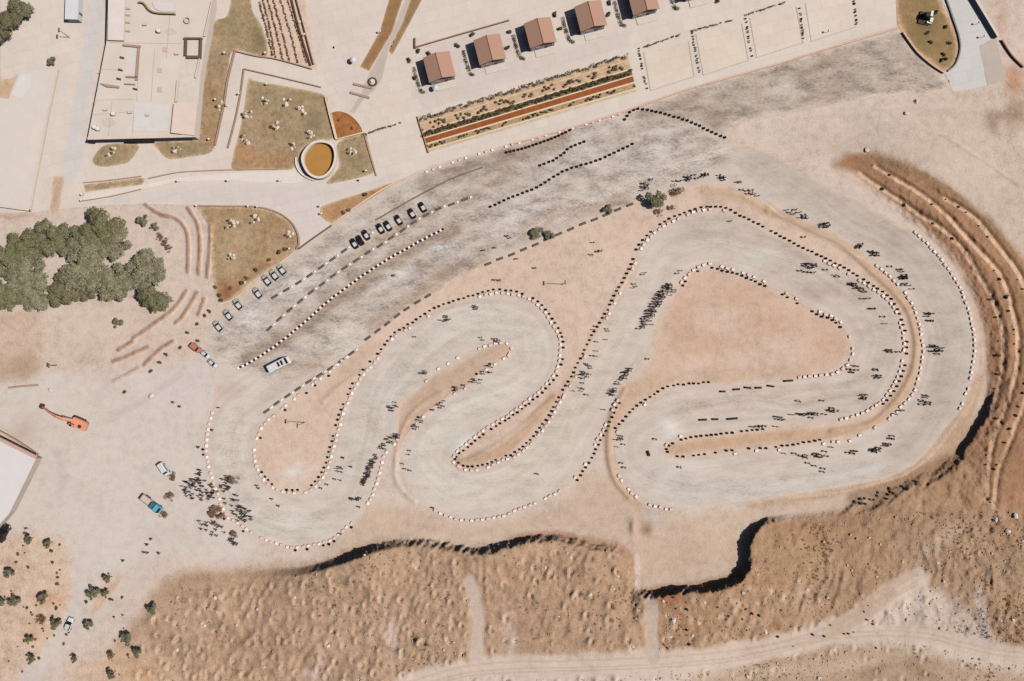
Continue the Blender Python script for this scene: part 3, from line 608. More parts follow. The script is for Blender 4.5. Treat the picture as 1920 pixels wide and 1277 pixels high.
M_WHITE = mat('white_paint', (228,222,216), .6, .05); M_CONC = mat('concrete', (212,200,189), .9, .08, .6); M_CONCP = mat('pink_render', (216,198,184), .9, .07, .7)
M_DARK = mat('dark_opening', (40,34,30), .8); M_GLASS = mat('dark_glass', (26,28,32), .15, .05, spec=.6); M_BLACK = mat('black_rubber', (30,27,26), .85, .2, 6)
M_STONE = mat('kerb_stone', (216,198,180), .9, .1, 2); M_WALLB = mat('brown_coping', (176,140,118), .9, .15, 1.5); M_ROOF = mat('terracotta_tiles', (176,138,118), .85, .12, 3)
M_CREAM = mat('cream_kerb', (226,200,170), .85, .08, 2); M_STEEL = mat('grey_steel', (120,116,112), .5, .1, 3, .4)

# ------------------------------------------------------------------ paving, roads and beds of the upper half
PLAZA = [(-240,400),(60,398),(110,392),(190,385),(268,382),(370,384),(480,386),(525,400),(552,420),(563,445),(562,464),(620,421),(665,388),(705,361),(745,338),(815,308),(890,288),(960,268),(1075,236),(1178,204),(1285,166),(1438,123),(1560,86),(1680,50),(1681,0),(1690,-220),(-240,-220)]
sheet('plaza', PLAZA, (217,204,193), .02, M_PAVE, 'p', [], 6.0, rough=.25)
sheet('service_road', curve([(163,-60),(203,-60),(203,0),(188,80),(172,160),(160,230),(155,300),(140,340),(112,345),(120,290),(130,230),(146,130),(160,40)], 10, True), (208,202,197), .035, M_PAVE, 'p', [], 5., (215,203,193), 6, .15)
sheet('main_road', [(-240,392),(60,388),(150,380),(265,360),(332,347),(425,343),(560,349),(612,346),(640,343),(700,331),(730,322),(760,322),(748,337),(700,352),(640,372),(602,386),(598,404),(612,416),(624,421),(566,462),(562,440),(545,414),(520,398),(478,384),(370,381),(270,379),(190,383),(60,396),(-240,398)], (212,201,194), .035, M_PAVE, 'p', [], 5., (217,204,193), 4, .2)
sheet('footpath', curve([(157,364),(265,347),(332,334),(425,325),(480,323),(556,322),(562,342),(478,341),(425,338),(332,341),(265,355),(155,376)], 8, True), (224,214,205), .045, M_PAVE, 'p', [], 4., rough=.1)
sheet('side_road', [(1765,-200),(1765,0),(1784,36),(1795,68),(1799,92),(1795,112),(1788,124),(1772,137),(1786,172),(1851,160),(1836,85),(1866,70),(1820,0),(1690,-200)], (205,202,199), .05, M_PAVE, 'p', [], 4., rough=.12)
sheet('tan_slab', [(1835,86),(1868,71),(1886,150),(1852,160)], (190,176,164), .055, M_PAVE, 'p', [], 4., rough=.2)
for n, (q, c) in enumerate([([(1205,100),(1290,78),(1300,140),(1218,168)], (218,204,187)), ([(1303,70),(1390,46),(1402,112),(1318,140)], (219,204,188)), ([(1404,38),(1492,14),(1504,80),(1416,108)], (217,203,188)), ([(1508,10),(1596,-14),(1606,50),(1514,78)], (220,206,192))]):
    sheet('gravel_plot', q, c, .035, M_PAVE, 'p', [], 5., (217,204,193), 5, .3)
for q, c in [([(640,60),(600,130),(662,212),(690,140),(650,130),(735,0),(700,-20)], (213,200,192)), ([(700,175),(742,170),(760,215),(690,238)], (218,204,188)), ([(800,80),(960,34),(985,110),(1180,50),(1186,92),(960,158),(790,212),(770,170)], (211,197,189)), ([(580,10),(720,-10),(690,60),(600,92)], (215,202,190))]:
    sheet('paved_court', q, c, .03, M_PAVE, 'p', [], 6., (217,204,193), 9, .25)
LA = [(470,-120),(470,0),(480,32),(488,42),(496,63),(501,83),(496,107),(438,95),(428,140),(422,195),(412,240),(404,272),(391,288),(350,295),(316,298),(298,282),(290,266),(368,259),(373,200),(383,140),(393,83),(403,40),(430,18),(440,-120)]
LB = [(200,271),(258,270),(256,285),(250,294),(240,305),(218,310),(195,313),(178,309),(173,303),(178,290)]
LC = [(466,149),(480,152),(603,176),(614,200),(628,258),(618,264),(600,262),(578,272),(565,286),(556,308),(545,318),(480,318),(437,318),(438,288),(448,250),(458,200)]
LD = [(634,268),(683,251),(689,262),(696,289),(703,318),(692,328),(662,336),(640,341),(612,345),(622,330),(636,310)]
LE = [(370,386),(420,387),(480,389),(520,400),(545,417),(557,438),(558,458),(540,482),(500,508),(470,530),(440,558),(420,568),(405,556),(402,536),(398,505),(396,470),(392,430),(380,405)]
LF = [(602,387),(640,373),(680,361),(720,347),(748,339),(720,357),(695,373),(655,398),(622,419),(612,415),(599,404)]
LG = [(157,346),(200,341),(265,333),(272,336),(266,346),(200,354),(160,360)]
MOUND = [(1681,-120),(1682,30),(1688,55),(1700,72),(1718,94),(1738,112),(1758,127),(1773,132),(1786,122),(1795,105),(1796,85),(1791,62),(1782,38),(1764,0),(1740,-120)]
lawn_c = (164,142,112)
for q in (LA, LB, LC, LD, LG): sheet('grass', curve(q, 6, True) if q is not LG else q, lawn_c, .05, M_LAWN, 'L', [], 3., (196,172,142), 5, .9, 'stuff')
sheet('grass', curve(LE, 6, True), (170,144,112), .05, M_LAWN, 'L', [], 4., (200,176,148), 7, .9, 'stuff')
sheet('grass', LF, (176,138,102), .05, M_LAWN, 'L', [], 4., (205,180,152), 4, .5, 'stuff')
sheet('grass', curve(MOUND, 6, True), (150,124,88), .06, M_LAWN, 'L', [], 4., (206,174,138), 9, .55, 'stuff')
sheet('grass', [(738,-30),(764,-30),(735,60),(692,133),(675,125),(712,60)], (152,116,80), .05, M_LAWN, 'L', [], 4., (180,150,120), 2.5, .4, 'stuff')
sheet('grass', [(796,-10),(767,45),(735,104),(729,94),(755,42),(773,-10)], (150,122,86), .05, M_LAWN, 'L', [], 4., (180,150,120), 2.5, .4, 'stuff')
sheet('paved_strip', [(764,-10),(774,-10),(755,42),(729,94),(716,150),(700,172),(683,185),(665,212),(655,210),(676,178),(694,133),(735,60)], (192,180,168), .045, M_PAVE, 'p', [], 4., (205,190,178), 3, .4)
sheet('grass', [(1,-40),(1,148),(20,148),(40,134),(20,184),(-60,200),(-60,-40)], (196,168,140), .04, M_LAWN, 'L', [], 5., (205,182,160), 10, .4, 'stuff')
sheet('verge', [(100,330),(122,330),(110,400),(92,400)], (196,166,140), .05, M_LAWN, 'L', [], 4., (210,192,176), 4, .4)

# ------------------------------------------------------------------ leaves
def leaf_mesh(name, blobs, n, size, m, flat=.35, seed=0, ground=False):
    """many small leaf faces spread through the blobs (x, y, z, rx, ry, rz)"""
    r = np.random.RandomState(seed); b = np.array(blobs, float)
    w = (b[:, 3] * b[:, 4] * b[:, 5]) ** .8; w /= w.sum(); k = r.choice(len(b), n, p=w)
    d = r.normal(size=(n, 3)); d /= np.linalg.norm(d, axis=1)[:, None]; rad = r.uniform(.25, 1, n) ** .45
    d[:, 2] = np.where(d[:, 2] < -.5, -d[:, 2], d[:, 2])
    p = b[k, :3] + d * rad[:, None] * b[k, 3:6]
    nn = d + r.normal(size=(n, 3)) * .55; nn[:, 2] += flat; nn /= np.linalg.norm(nn, axis=1)[:, None]
    u = np.cross(nn, r.normal(size=(n, 3))); u /= np.linalg.norm(u, axis=1)[:, None]; v = np.cross(nn, u)
    s = size * r.uniform(.55, 1.25, (n, 1)); u = u * s; v = v * s * .62
    q = np.stack([p - u, p - v * .9, p + u, p + v * .9], 1).reshape(-1, 3)
    if ground: q[:, 2] = np.maximum(q[:, 2], .02)
    return np_mesh(name, q, np.arange(4 * n).reshape(-1, 4), m)
M_LEAF = mat('olive_leaves', (120,116,86), .75, .5, 1.2, islands=.6, spec=.25)
M_LEAF2 = mat('grey_green_leaves', (118,114,88), .75, .45, 1.5, islands=.6, spec=.25)
M_HEDGE = mat('hedge_leaves', (92,84,58), .8, .5, 2, islands=.6, spec=.2)
M_DRY = mat('dry_twigs', (128,98,72), .9, .4, 2, islands=.6, spec=.1)
M_BARK = mat('bark', (110,90,72), .95, .25, 4)

# ------------------------------------------------------------------ walls and kerbs
def wall(name, pts, w, h, m, label, cat='wall', group=None, smooth_line=True, up=0.):
    line = curve(pts, 6) if smooth_line and len(pts) > 2 else np.array(pts, float)
    if len(line) == 2: line = np.array([line[0] + (line[1] - line[0]) * t for t in np.linspace(0, 1, 8)])
    P = [W(x, y, up) for x, y in line]; o = P[len(P) // 2].copy()
    me = MB().ribbon([p - o for p in P], w, -.05, h).mesh(name, m)
    ob = link(bpy.data.objects.new(name, me)); ob.location = o
    return tag(ob, label, cat, group)
wall('low_wall', [(441,97),(428,150),(421,196),(411,242),(404,273)], .45, .8, M_WALLB, 'brown topped low wall between the long brown lawn and the white path')
wall('low_wall', [(458,130),(452,175),(442,225),(428,278)], .35, .7, M_WALLB, 'thin brown wall down the middle of the white path beside the square lawn')
wall('low_wall', [(458,130),(480,135),(540,149),(602,164)], .35, .7, M_WALLB, 'thin brown wall along the top of the square lawn')
wall('low_wall', [(440,96),(480,106),(520,112),(585,130)], .4, .8, M_WALLB, 'brown wall under the striped planted field')
wall('low_wall', [(611,182),(618,212),(631,262)], .5, 1.1, M_CREAM, 'cream retaining wall between square lawn and rusty quarter circle bed')
wall('low_wall', [(683,250),(694,290),(706,330)], .35, .5, M_WALLB, 'slim wall closing the small lawn right of the pool')
wall('low_wall', [(370,386),(420,387),(480,388),(520,398),(545,415),(558,436),(561,458),(556,468)], .5, .7, M_WALLB, 'curved brown kerb wall round the half dome lawn')
wall('low_wall', [(157,343),(200,339),(265,331)], .3, .5, M_WALLB, 'short brown wall above the white footpath near its left end')
wall('low_wall', [(279,335),(332,324),(376,321),(430,319),(520,318)], .3, .5, M_WALLB, 'brown edging along the top of the white footpath')
wall('low_wall', [(155,377),(210,368),(265,355)], .3, .4, M_WALLB, 'brown edging under the left end of the white footpath')
wall('low_wall', [(778,90),(850,69),(955,39)], .35, 1.0, M_WALLB, 'long straight fence wall behind the two left houses')
wall('low_wall', [(779,72),(779,92)], .35, 1.0, M_WALLB, 'stub of wall closing the yard of the leftmost house')
wall('garden_bench', [(663,158),(698,166)], .8, .5, M_WALLB, 'upper of two brown bench slabs below the round fountain', 'bench')
wall('garden_bench', [(657,174),(693,184)], .8, .5, M_WALLB, 'lower of two brown bench slabs below the round fountain', 'bench')
wall('low_wall', [(1766,-20),(1786,36),(1797,70),(1799,95),(1790,122),(1776,134)], .5, .6, M_STEEL, 'grey kerb wall round the right side of the mound lawn')
wall('boundary_wall', [(1818,-8),(1866,72)], .9, 1.8, mat('boundary', (218,204,192), .9, .08), 'straight pale boundary wall on the far side of the grey road')
wall('boundary_fence', [(1876,76),(1895,105),(1917,127)], .4, .8, mat('rust_fence', (140,108,86), .9, .2), 'rusty brown fence leading down from the grey road', 'fence')
wall('low_wall', [(1692,62),(1703,78),(1718,98),(1735,114),(1752,127),(1768,137)], .7, .9, mat('stone_edge', (206,172,144), .95, .3, 3), 'rough stone edge between mound lawn and gravel lot')
wall('field_wall', [(17,727),(45,724),(72,722)], .7, .5, M_WALLB, 'short brown wall lying in the yard under the bare brown plot')
wall('low_kerb', [(705,413),(760,381),(806,356),(850,334),(905,314)], .35, .45, mat('dark_kerb', (126,112,100), .9, .2), 'thin dark kerb behind the row of parked black cars', 'kerb')
wall('low_kerb', [(560,467),(586,448),(622,423)], .5, .4, M_STEEL, 'grey kerb between the main road and the track', 'kerb')
wall('low_kerb', [(622,422),(665,390),(705,363),(750,337)], .45, .4, M_CREAM, 'cream kerb under the rusty wedge bed', 'kerb')
wall('low_kerb', [(408,572),(440,560),(482,528),(520,498),(556,471)], .45, .4, M_CREAM, 'cream kerb under the rusty planting by the silver cars', 'kerb')
wall('low_kerb', [(958,271),(1075,239),(1178,207),(1285,169),(1438,126),(1560,89),(1682,53)], .6, .5, mat('pink_kerb', (212,176,160), .9, .25, 3), 'long pinkish kerb between the pale plots and the gravel lot', 'kerb')

# stone boulders
def boulder_mesh(name, r, seed, m):
    rr = random.Random(seed); bm = bmesh.new(); bmesh.ops.create_icosphere(bm, subdivisions=2, radius=1)
    ph = [rr.uniform(0, 6) for _ in range(6)]
    for v in bm.verts:
        c = v.co; k = 1 + .18 * math.sin(3 * c.x + ph[0]) + .16 * math.sin(4 * c.y + ph[1]) + .14 * math.sin(5 * c.z + ph[2]) + rr.uniform(-.05, .05)
        v.co = Vector((c.x * k * r, c.y * k * r * .8, max(c.z, -.35) * k * r * .7))
    me = bpy.data.meshes.new(name); bm.to_mesh(me); bm.free(); me.materials.append(m); return me
M_ROCK = mat('white_rock', (218,202,186), .9, .15, 2)
BOULD = [boulder_mesh('boulder', 1.0, k, M_ROCK) for k in range(4)]
def boulder(x, y, r, label, group=None):
    o = link(bpy.data.objects.new('boulder', BOULD[random.randrange(4)])); o.location = W(x, y, .25 * r); o.scale = (r, r, r * .9); o.rotation_euler.z = random.uniform(0, 6)
    return tag(o, label, 'boulder', group)

# ------------------------------------------------------------------ houses in the top row
def house():
    t = thing('house', '', 'house'); w, l, e, rg = 4.55, 4.2, 4.3, 5.9; ow, ol = 5.05, 4.75
    b = MB(); prof = [(-w, 0), (w, 0), (w, e), (0, rg - .2), (-w, e)]
    v = [(x, -l, z) for x, z in prof] + [(x, l, z) for x, z in prof]
    b.add(v, [(0, 1, 2, 3, 4), (9, 8, 7, 6, 5)] + [(i, i + 5, (i + 1) % 5 + 5, (i + 1) % 5) for i in range(5)])
    b.build('wall', M_CONCP, t)
    r = MB(); ez = e - (ow - w) * (rg - e) / w; th = .18
    for s in (-1, 1):
        a = [(s * ow, -ol, ez), (0, -ol, rg), (0, ol, rg), (s * ow, ol, ez)]
        v = a + [(x, y, z + th) for x, y, z in a]
        r.add(v, [(0, 1, 2, 3), (4, 5, 6, 7), (0, 1, 5, 4), (3, 2, 6, 7), (0, 3, 7, 4)])
    ro = r.build('roof', M_ROOF, t)
    MB().tube([(0, -ol, rg + .2), (0, ol, rg + .2)], .14, 8).build('ridge_cap', mat('ridge_tiles', (176,116,96), .85, .1, 3), ro)
    d = MB().box((1.4, -l - .04, 1.05), (1.0, .1, 2.1)).build('door', mat('brown_door', (110,78,58), .6), t)
    MB().box((1.75, -l - .11, 1.05), (.06, .06, .2)).build('handle', M_STEEL, d)
    for x, y, rz in [(-2, -l, 0), (3.2, -l, 0), (-2, l, 0), (2, l, 0), (-w, -1.8, 1), (-w, 1.8, 1), (w, -1.8, 1), (w, 1.8, 1)]:
        f = MB(); sx = 1 if x > 0 else -1; sy = 1 if y > 0 else -1
        c, dm = ((x + sx * .03, y, 1.6), (.08, 1.3, 1.1)) if rz else ((x, y + sy * .03, 1.6), (1.3, .08, 1.1))
        g = f.box(c, dm).build('window', M_WHITE, t)
        c2, dm2 = ((x + sx * .06, y, 1.6), (.06, 1.1, .9)) if rz else ((x, y + sy * .06, 1.6), (1.1, .06, .9))
        MB().box(c2, dm2).build('pane', M_GLASS, g)
    st = MB().box((.6, -l - 1.4, .1), (7.5, 2.7, .2)).build('porch_slab', M_CONC, t)
    return t
H0 = house(); HN = ['leftmost', 'second from the left', 'middle', 'fourth from the left', 'fifth, roof cut by the picture edge', 'last, only a corner showing']
for k, (x, y) in enumerate([(825,129),(918,97),(1011,66),(1104,35),(1201,5),(1300,-27)]):
    o = H0 if k == 0 else copy_tree(H0); p = W(x + 1, y + 5, .03); o.location = p; o.rotation_euler.z = R(14.5)
    o['label'] = 'terracotta gabled house in the top row, ' + HN[k]; o['group'] = 'row of terracotta houses'
    # planted side yard in the house's shade
    L = 'hedge in the shaded side yard of the house ' + (HN[k] + ' in the row' if k < 4 else ['fifth in the row', 'last in the row'][k - 4])
    a = R(14.5); q = [p + Vector((math.cos(a) * u - math.sin(a) * v, math.sin(a) * u + math.cos(a) * v, 0)) for u, v in [(-9.2, 3.4), (-9.3, .6), (-9.2, -2.2), (-8.9, -5.4), (-7.4, -6.4)]]
    bl = [((pp.lerp(pn, t) - q[0]).x, (pp.lerp(pn, t) - q[0]).y, .45, .7, .7, .55) for pp, pn in zip(q, q[1:]) for t in (0, .2, .4, .6, .8)]
    bl = [b for i, b in enumerate(bl) if (i * 7 + k * 3) % 5 != 1]
    h_ = link(bpy.data.objects.new('hedge', leaf_mesh('hedge', bl, 420, .22, M_HEDGE, seed=k, ground=True))); h_.location = q[0]; tag(h_, L, 'hedge', 'side yard hedges')
def shrub_mesh(seed, m, n=260, s=.2): 
    r = random.Random(seed); bl = [(r.uniform(-.4, .4), r.uniform(-.4, .4), r.uniform(.35, .7), r.uniform(.4, .6), r.uniform(.4, .6), .45) for _ in range(5)]
    return leaf_mesh('shrub', bl, n, s, m, seed=seed, ground=True)
SHR = [shrub_mesh(k, M_HEDGE) for k in range(3)] + [shrub_mesh(9 + k, M_DRY, 200, .16) for k in range(2)]
def shrub(x, y, r, label, group=None, kind=0):
    o = link(bpy.data.objects.new('shrub', SHR[kind])); o.location = W(x, y); o.scale = (r, r, r); o.rotation_euler.z = random.uniform(0, 6)
    return tag(o, label, 'shrub', group)
for x, y, n in [(785,97,'leftmost'),(804,101,'leftmost'),(767,114,'leftmost'),(886,66,'second'),(858,86,'second'),(779,146,'leftmost'),(956,62,'second'),(1041,28,'third'),(951,90,'third'),(1050,55,'fourth'),(1143,6,'fourth'),(1140,28,'fifth'),(1345,2,'last')]:
    shrub(x, y, 1.1, 'small dark shrub in the yard beside the %s house of the row' % n, 'shrubs by the houses', random.randrange(3))

# white vehicles and parasols near the houses are thin canopies on poles
def parasol(x, y, r, c, label, name='parasol'):
    t = thing(name, label, 'parasol', W(x, y, .03))
    MB().tube([(0, 0, 0), (0, 0, 2.5)], .04, 8).build('pole', M_STEEL, t)
    MB().lathe([(.02, 2.75), (r * .55, 2.5), (r, 2.15), (r, 2.1), (r * .5, 2.42), (.02, 2.65)], 8).build('canopy', c, t)
    MB().box((0, 0, .06), (.5, .5, .12)).build('base', M_CONC, t); return t
parasol(817, 168, 1.1, mat('pale_blue_cloth', (200,204,216), .8), 'pale blue parasol below the leftmost house')
parasol(664, 116, 1.2, mat('pale_grey_cloth', (208,206,210), .8), 'pale grey parasol left of the boulevard bed')

# fountain ring at the end of the boulevard
t = thing('fountain', 'small round fountain with dark rim at the end of the boulevard bed', 'fountain', W(699, 154, .05))
MB().lathe([(1.15, 0), (1.65, 0), (1.65, .6), (1.15, .6), (1.15, 0)], 24).build('basin', mat('dark_basin', (84,66,54), .7), t)
MB().lathe([(.02, .3), (1.2, .3), (1.2, .34), (.02, .34)], 20).build('water', mat('pale_water', (212,206,200), .3), t)
MB().lathe([(.25, .3), (.2, .9), (.5, 1.0), (.5, 1.06), (.03, 1.06)], 12).build('bowl', M_WHITE, t)

# teardrop pool with its white rim and brown water
pool = [(565,303),(566,289),(574,276),(586,266),(598,263),(612,264),(624,270),(630,284),(629,303),(622,319),(610,331),(597,335),(584,331),(573,321)]
pc = curve(pool, 4, True); o0 = W(596, 300, .0)
t = thing('pool', 'teardrop pool of brown water with a raised white rim beside the square lawn', 'pool', o0)
def ring(poly, ins, z0, z1, o):
    c = poly.mean(0); inner = c + (poly - c) * ins
    A = [W(x, y, z=z1) - o for x, y in poly]; B = [W(x, y, z=z1) - o for x, y in inner]; n = len(A); mb = MB()
    v = [(p.x, p.y, z0) for p in A] + [(p.x, p.y, z1) for p in A] + [(p.x, p.y, z1) for p in B] + [(p.x, p.y, z0) for p in B]
    return mb.add(v, [(k * n + i, k * n + (i + 1) % n, ((k + 1) % 4) * n + (i + 1) % n, ((k + 1) % 4) * n + i) for k in range(4) for i in range(n)])
ring(pc, .88, .0, 2.3, o0).build('rim', mat('white_rim', (226,212,196), .8, .05), t)
wi = [W(*(pc.mean(0) + (q - pc.mean(0)) * .9), z=.5) - o0 for q in pc]
MB().prism([(p.x, p.y) for p in wi], .06, .45).build('water', mat('brown_water', (182,132,72), .25, .08, .3, spec=.4), t)
wall('pool_walk', [(556,296),(556,308),(562,322),(574,332),(590,339)], .5, .8, M_WHITE, 'thin white outer wall curving round the lower left of the pool')
fan = curve([(619,211),(630,208),(641,209),(652,213),(662,220),(670,228),(677,238),(681,249)], 3); fan = np.vstack([fan, [(631,262)]]); o0 = W(648, 238)
t = thing('planting_bed', 'quarter circle bed of rusty brown soil next to the pool', 'planting bed', o0)
b = MB().prism(rel(fan, o0, .5), .0, .5).build('soil', mat('rust_soil', (160,104,58), .95, .3, .5), t)
ring(fan, .94, .0, .75, o0).build('kerb', M_CREAM, t)
shrub(636, 226, .9, 'upper left dark tuft in the quarter circle bed', 'tufts in the quarter circle bed', 3); shrub(660, 242, 1.0, 'lower right dark tuft in the quarter circle bed', 'tufts in the quarter circle bed', 4)

# the long planted terrace
B0 = thing('planting_bed', 'long striped terrace bed with a dark hedge and rust red strip below the houses', 'planting bed', W(985, 192))
PA, PB, PCn, PD = np.array((783,220.)), np.array((1176,99.)), np.array((1194,172.)), np.array((804,286.))
def band(u0, u1, f0, f1): # along (u) and across (f)
    g = lambda u, f: (PA + (PB - PA) * u) * (1 - f) + (PD + (PCn - PD) * u) * f
    return [g(u0, f0), g(u1, f0), g(u1, f1), g(u0, f1)]
def strip(name, f0, f1, z, m, u0=0., u1=1.): return MB().prism(rel(band(u0, u1, f0, f1), B0.location, z), 0, z - B0.location.z).build(name, m, B0)
strip('soil', .06, .4, .16, mat('tan_soil', (196,166,136), .95, .25, .5)); strip('kerb', .40, .43, .5, M_CREAM); strip('kerb', .18, .2, .3, M_CREAM)
strip('hedge_soil', .43, .57, .3, mat('dark_soil', (126,104,78), .95, .25, 1)); strip('kerb', .57, .60, .55, M_CREAM)
strip('red_strip', .60, .74, .4, mat('rust_red_soil', (150,84,44), .95, .2, .6)); strip('kerb', .74, .78, .55, M_CREAM)
strip('soil', .78, .9, .25, mat('olive_soil', (170,144,108), .95, .35, .8)); strip('kerb', .90, .94, .4, M_CREAM); strip('soil', .94, .99, .12, mat('pale_soil', (206,186,164), .95, .2, .5))
def bushes(f0, f1, n, h, r, m, u0=0., u1=1., clump=0., seed=0, nm='hedge', leaves=2600, ls=.24, parent=B0):
    q = random.Random(seed); bl = []
    for i in range(n):
        u = u0 + (u1 - u0) * (i + q.random()) / n
        if clump and math.sin(u * 60 + seed) + math.sin(u * 23 + seed * 2) < clump: continue
        f = q.uniform(f0, f1); pt = band(u, u, f, f)[0]; p = W(pt[0], pt[1], z=.3) - parent.location
        bl.append((p.x, p.y, .3 + h * .4, r * q.uniform(.7, 1.2), r * q.uniform(.7, 1.2), h * q.uniform(.5, .8)))
    return link(bpy.data.objects.new(nm, leaf_mesh(nm, bl, leaves, ls, m, seed=seed)), parent)
bushes(.45, .55, 150, 1.0, .65, M_HEDGE, seed=1, leaves=5200); bushes(.03, .12, 110, 1.1, .6, M_HEDGE, clump=.0, seed=2, leaves=2400); bushes(.22, .38, 90, .6, .55, M_DRY, clump=.2, seed=3, nm='dry_planting', leaves=1700)
bushes(.25, .38, 70, .6, .6, M_LEAF2, clump=.3, seed=8, nm='pale_planting', leaves=1300); bushes(.81, .87, 100, .5, .4, M_HEDGE, clump=-.2, seed=4, nm='low_planting', leaves=1900)
wall('low_wall', [(783,219),(788,236),(795,258),(804,287)], .4, .7, M_WALLB, 'brown end wall at the left end of the long striped terrace')

# hedges round the pale plots and the rows of the striped field
def hedge(pts, r, h, label, group, m=M_HEDGE, gaps=0., n=None, leaves=500, name='hedge'):
    line = np.array(pts, float); P, _ = even(curve(line, 4), 3.2); q = random.Random(int(pts[0][0])); o = W(*P[0]); bl = []
    for x, y in P:
        if gaps and q.random() < gaps: continue
        p = W(x, y) - o; bl.append((p.x + q.uniform(-.2, .2), p.y + q.uniform(-.2, .2), h * .45, r * q.uniform(.6, 1.2), r * q.uniform(.6, 1.2), h * .6))
    ob = link(bpy.data.objects.new(name, leaf_mesh(name, bl, leaves, .2, m, seed=int(pts[0][0]), ground=True))); ob.location = o
    return tag(ob, label, 'hedge', group)
G = 'gappy hedges between the pale plots'
for a, b, n in [((1198,94),(1214,172),'first'),((1297,60),(1313,142),'second'),((1397,30),(1410,111),'third'),((1498,6),(1508,81),'fourth'),((1600,-4),(1606,50),'fifth')]:
    hedge([a, ((a[0]+b[0])/2, (a[1]+b[1])/2), b], .32, .7, 'gappy dark hedge on the left edge of the %s pale plot from the left' % n, G, gaps=.35, leaves=420)
for a, b, n in [((1199,92),(1275,66),'first'),((1298,59),(1373,38),'second'),((1398,29),(1472,5),'third')]:
    hedge([a, ((a[0]+b[0])/2, (a[1]+b[1])/2), b], .4, .8, 'sparse hedge along the top of the %s pale plot from the left' % n, G, M_DRY, .3, leaves=420)
hedge([(681,254),(712,243),(752,231)], .4, .8, 'clipped hedge running from the rusty bed to the right', None, M_DRY, .3)
rows = [((487,6),(512,106)),((494,0),(517,108)),((502,-2),(531,113)),((512,-2),(543,116)),((526,-2),(560,120)),((539,-2),(576,120))]
for k, (a, b) in enumerate(rows):
    hedge([a, ((a[0]+b[0])/2 + 1, (a[1]+b[1])/2), b], .4, .7, '%s planted row of the striped field counted from the left' % ['first','second','third','fourth','fifth','sixth'][k], 'rows of the striped field', M_DRY, .0, leaves=1000, name='planted_row')
sheet('field', [(480,-60),(562,-60),(594,122),(592,131),(502,106),(503,84),(497,62)], (214,188,168), .045, M_LAWN, 'p', [], 4., (217,200,186), 3, .3)
wall('low_wall', [(546,-6),(560,50),(583,124)], .5, .8, mat('dark_row', (92,70,54), .9, .2), 'left of two dark trellis walls on the right side of the striped field')
wall('low_wall', [(554,-6),(569,50),(588,122)], .4, .7, mat('dark_row', (92,70,54)), 'right of two dark trellis walls on the right side of the striped field')

for k, (q, n) in enumerate([([(1291,77),(1301,142)],'first'),([(1391,45),(1403,112)],'second'),([(1493,13),(1505,80)],'third'),([(1207,97),(1220,170),(1302,143)],'first'),([(1305,64),(1319,141),(1404,113)],'second'),([(1406,34),(1419,108),(1506,80)],'third'),([(1510,6),(1521,78),(1608,49)],'fourth')]):
    wall('plot_kerb', q, .35, .12, mat('plot_edge', (198,178,160), .9, .12), ('thin kerb down the right side of the %s pale plot from the left' if k < 3 else 'thin kerb round the lower left of the %s pale plot from the left') % n, 'kerb', None, False)
# ------------------------------------------------------------------ flat-roofed buildings
def slab(name, poly, zb, zt, m, parent): return MB().prism(rel(poly, parent.location, zt), zb, zt).build(name, m, parent)
BZ = 4.2; t = thing('flat_building', 'large pale flat roofed building with sunken court at the upper left', 'building', (-140, 100, 0))
slab('wall', [(166,262),(201,76),(205,-80),(399,-80),(397,8),(374,140),(364,256)], 0, BZ, M_CONCP, t)
slab('roof', [(164,262),(200,76),(204,-82),(400,-82),(398,8),(376,140),(366,257)], BZ, BZ + .25, mat('roof_screed', (214,201,190), .9, .06, .15), t)
def roof(name, poly, h, m=None, base=.2): return slab(name, poly, BZ + base, BZ + h, m or M_CONCP, t)
roof('roof_block', [(326,193),(370,194),(364,254),(320,249)], 1.5, mat('pink_slab', (220,200,186), .9, .05, .3)); roof('roof_block', [(203,-30),(235,-30),(231,76),(202,75)], 1.3, mat('white_slab', (222,211,204), .9, .04, .3))
roof('roof_panel', [(252,192),(318,196),(314,246),(250,246)], .32, mat('grey_screed', (214,207,202), .9, .05, .3)); roof('roof_panel', [(340,112),(372,112),(362,190),(334,190)], .31, M_CONC)
for q, n in [([(331,150),(334,150),(331,191),(328,191)],'parapet'),([(374,104),(376,104),(367,146),(364,145)],'parapet'),([(396,2),(398,2),(384,68),(381,68)],'parapet'),([(230,82),(263,85),(262,89),(230,86)],'court_beam'),([(258,88),(261,88),(256,150),(253,150)],'court_beam'),([(236,142),(256,143),(256,146),(236,145)],'court_beam'),([(233,156),(252,157),(252,159),(233,158)],'court_beam'),([(187,156),(222,161),(222,165),(200,163)],'court_beam'),([(164,257),(366,252),(366,257),(164,262)],'parapet')]:
    roof(n, q, .9, mat('beam', (176,146,124), .9, .15) if n == 'court_beam' else M_CONCP)
roof('sunken_court', [(236,90),(255,92),(250,142),(234,141)], .28, mat('court_floor', (214,204,198), .9, .05)); 
for x, y in [(228,107),(225,130),(222,147),(253,166)]: roof('roof_vent', [(x - 3.5, y - 2), (x + 3.5, y), (x + 3.5, y + 3), (x - 3.5, y + 1.5)], .8, mat('vent', (96,74,58), .8))
for y in (14, 26, 40, 56): roof('roof_vent', [(232, y), (243, y + 1), (243, y + 4), (232, y + 3)], .6, mat('tan_vent', (190,164,140), .9)); 
for x, y in [(309,93),(300,132),(299,168)]: roof('roof_hatch', [(x - 4, y - 5), (x + 4, y - 4), (x + 3, y + 5), (x - 5, y + 4)], .4, mat('tan_hatch', (208,176,152), .9, .15))
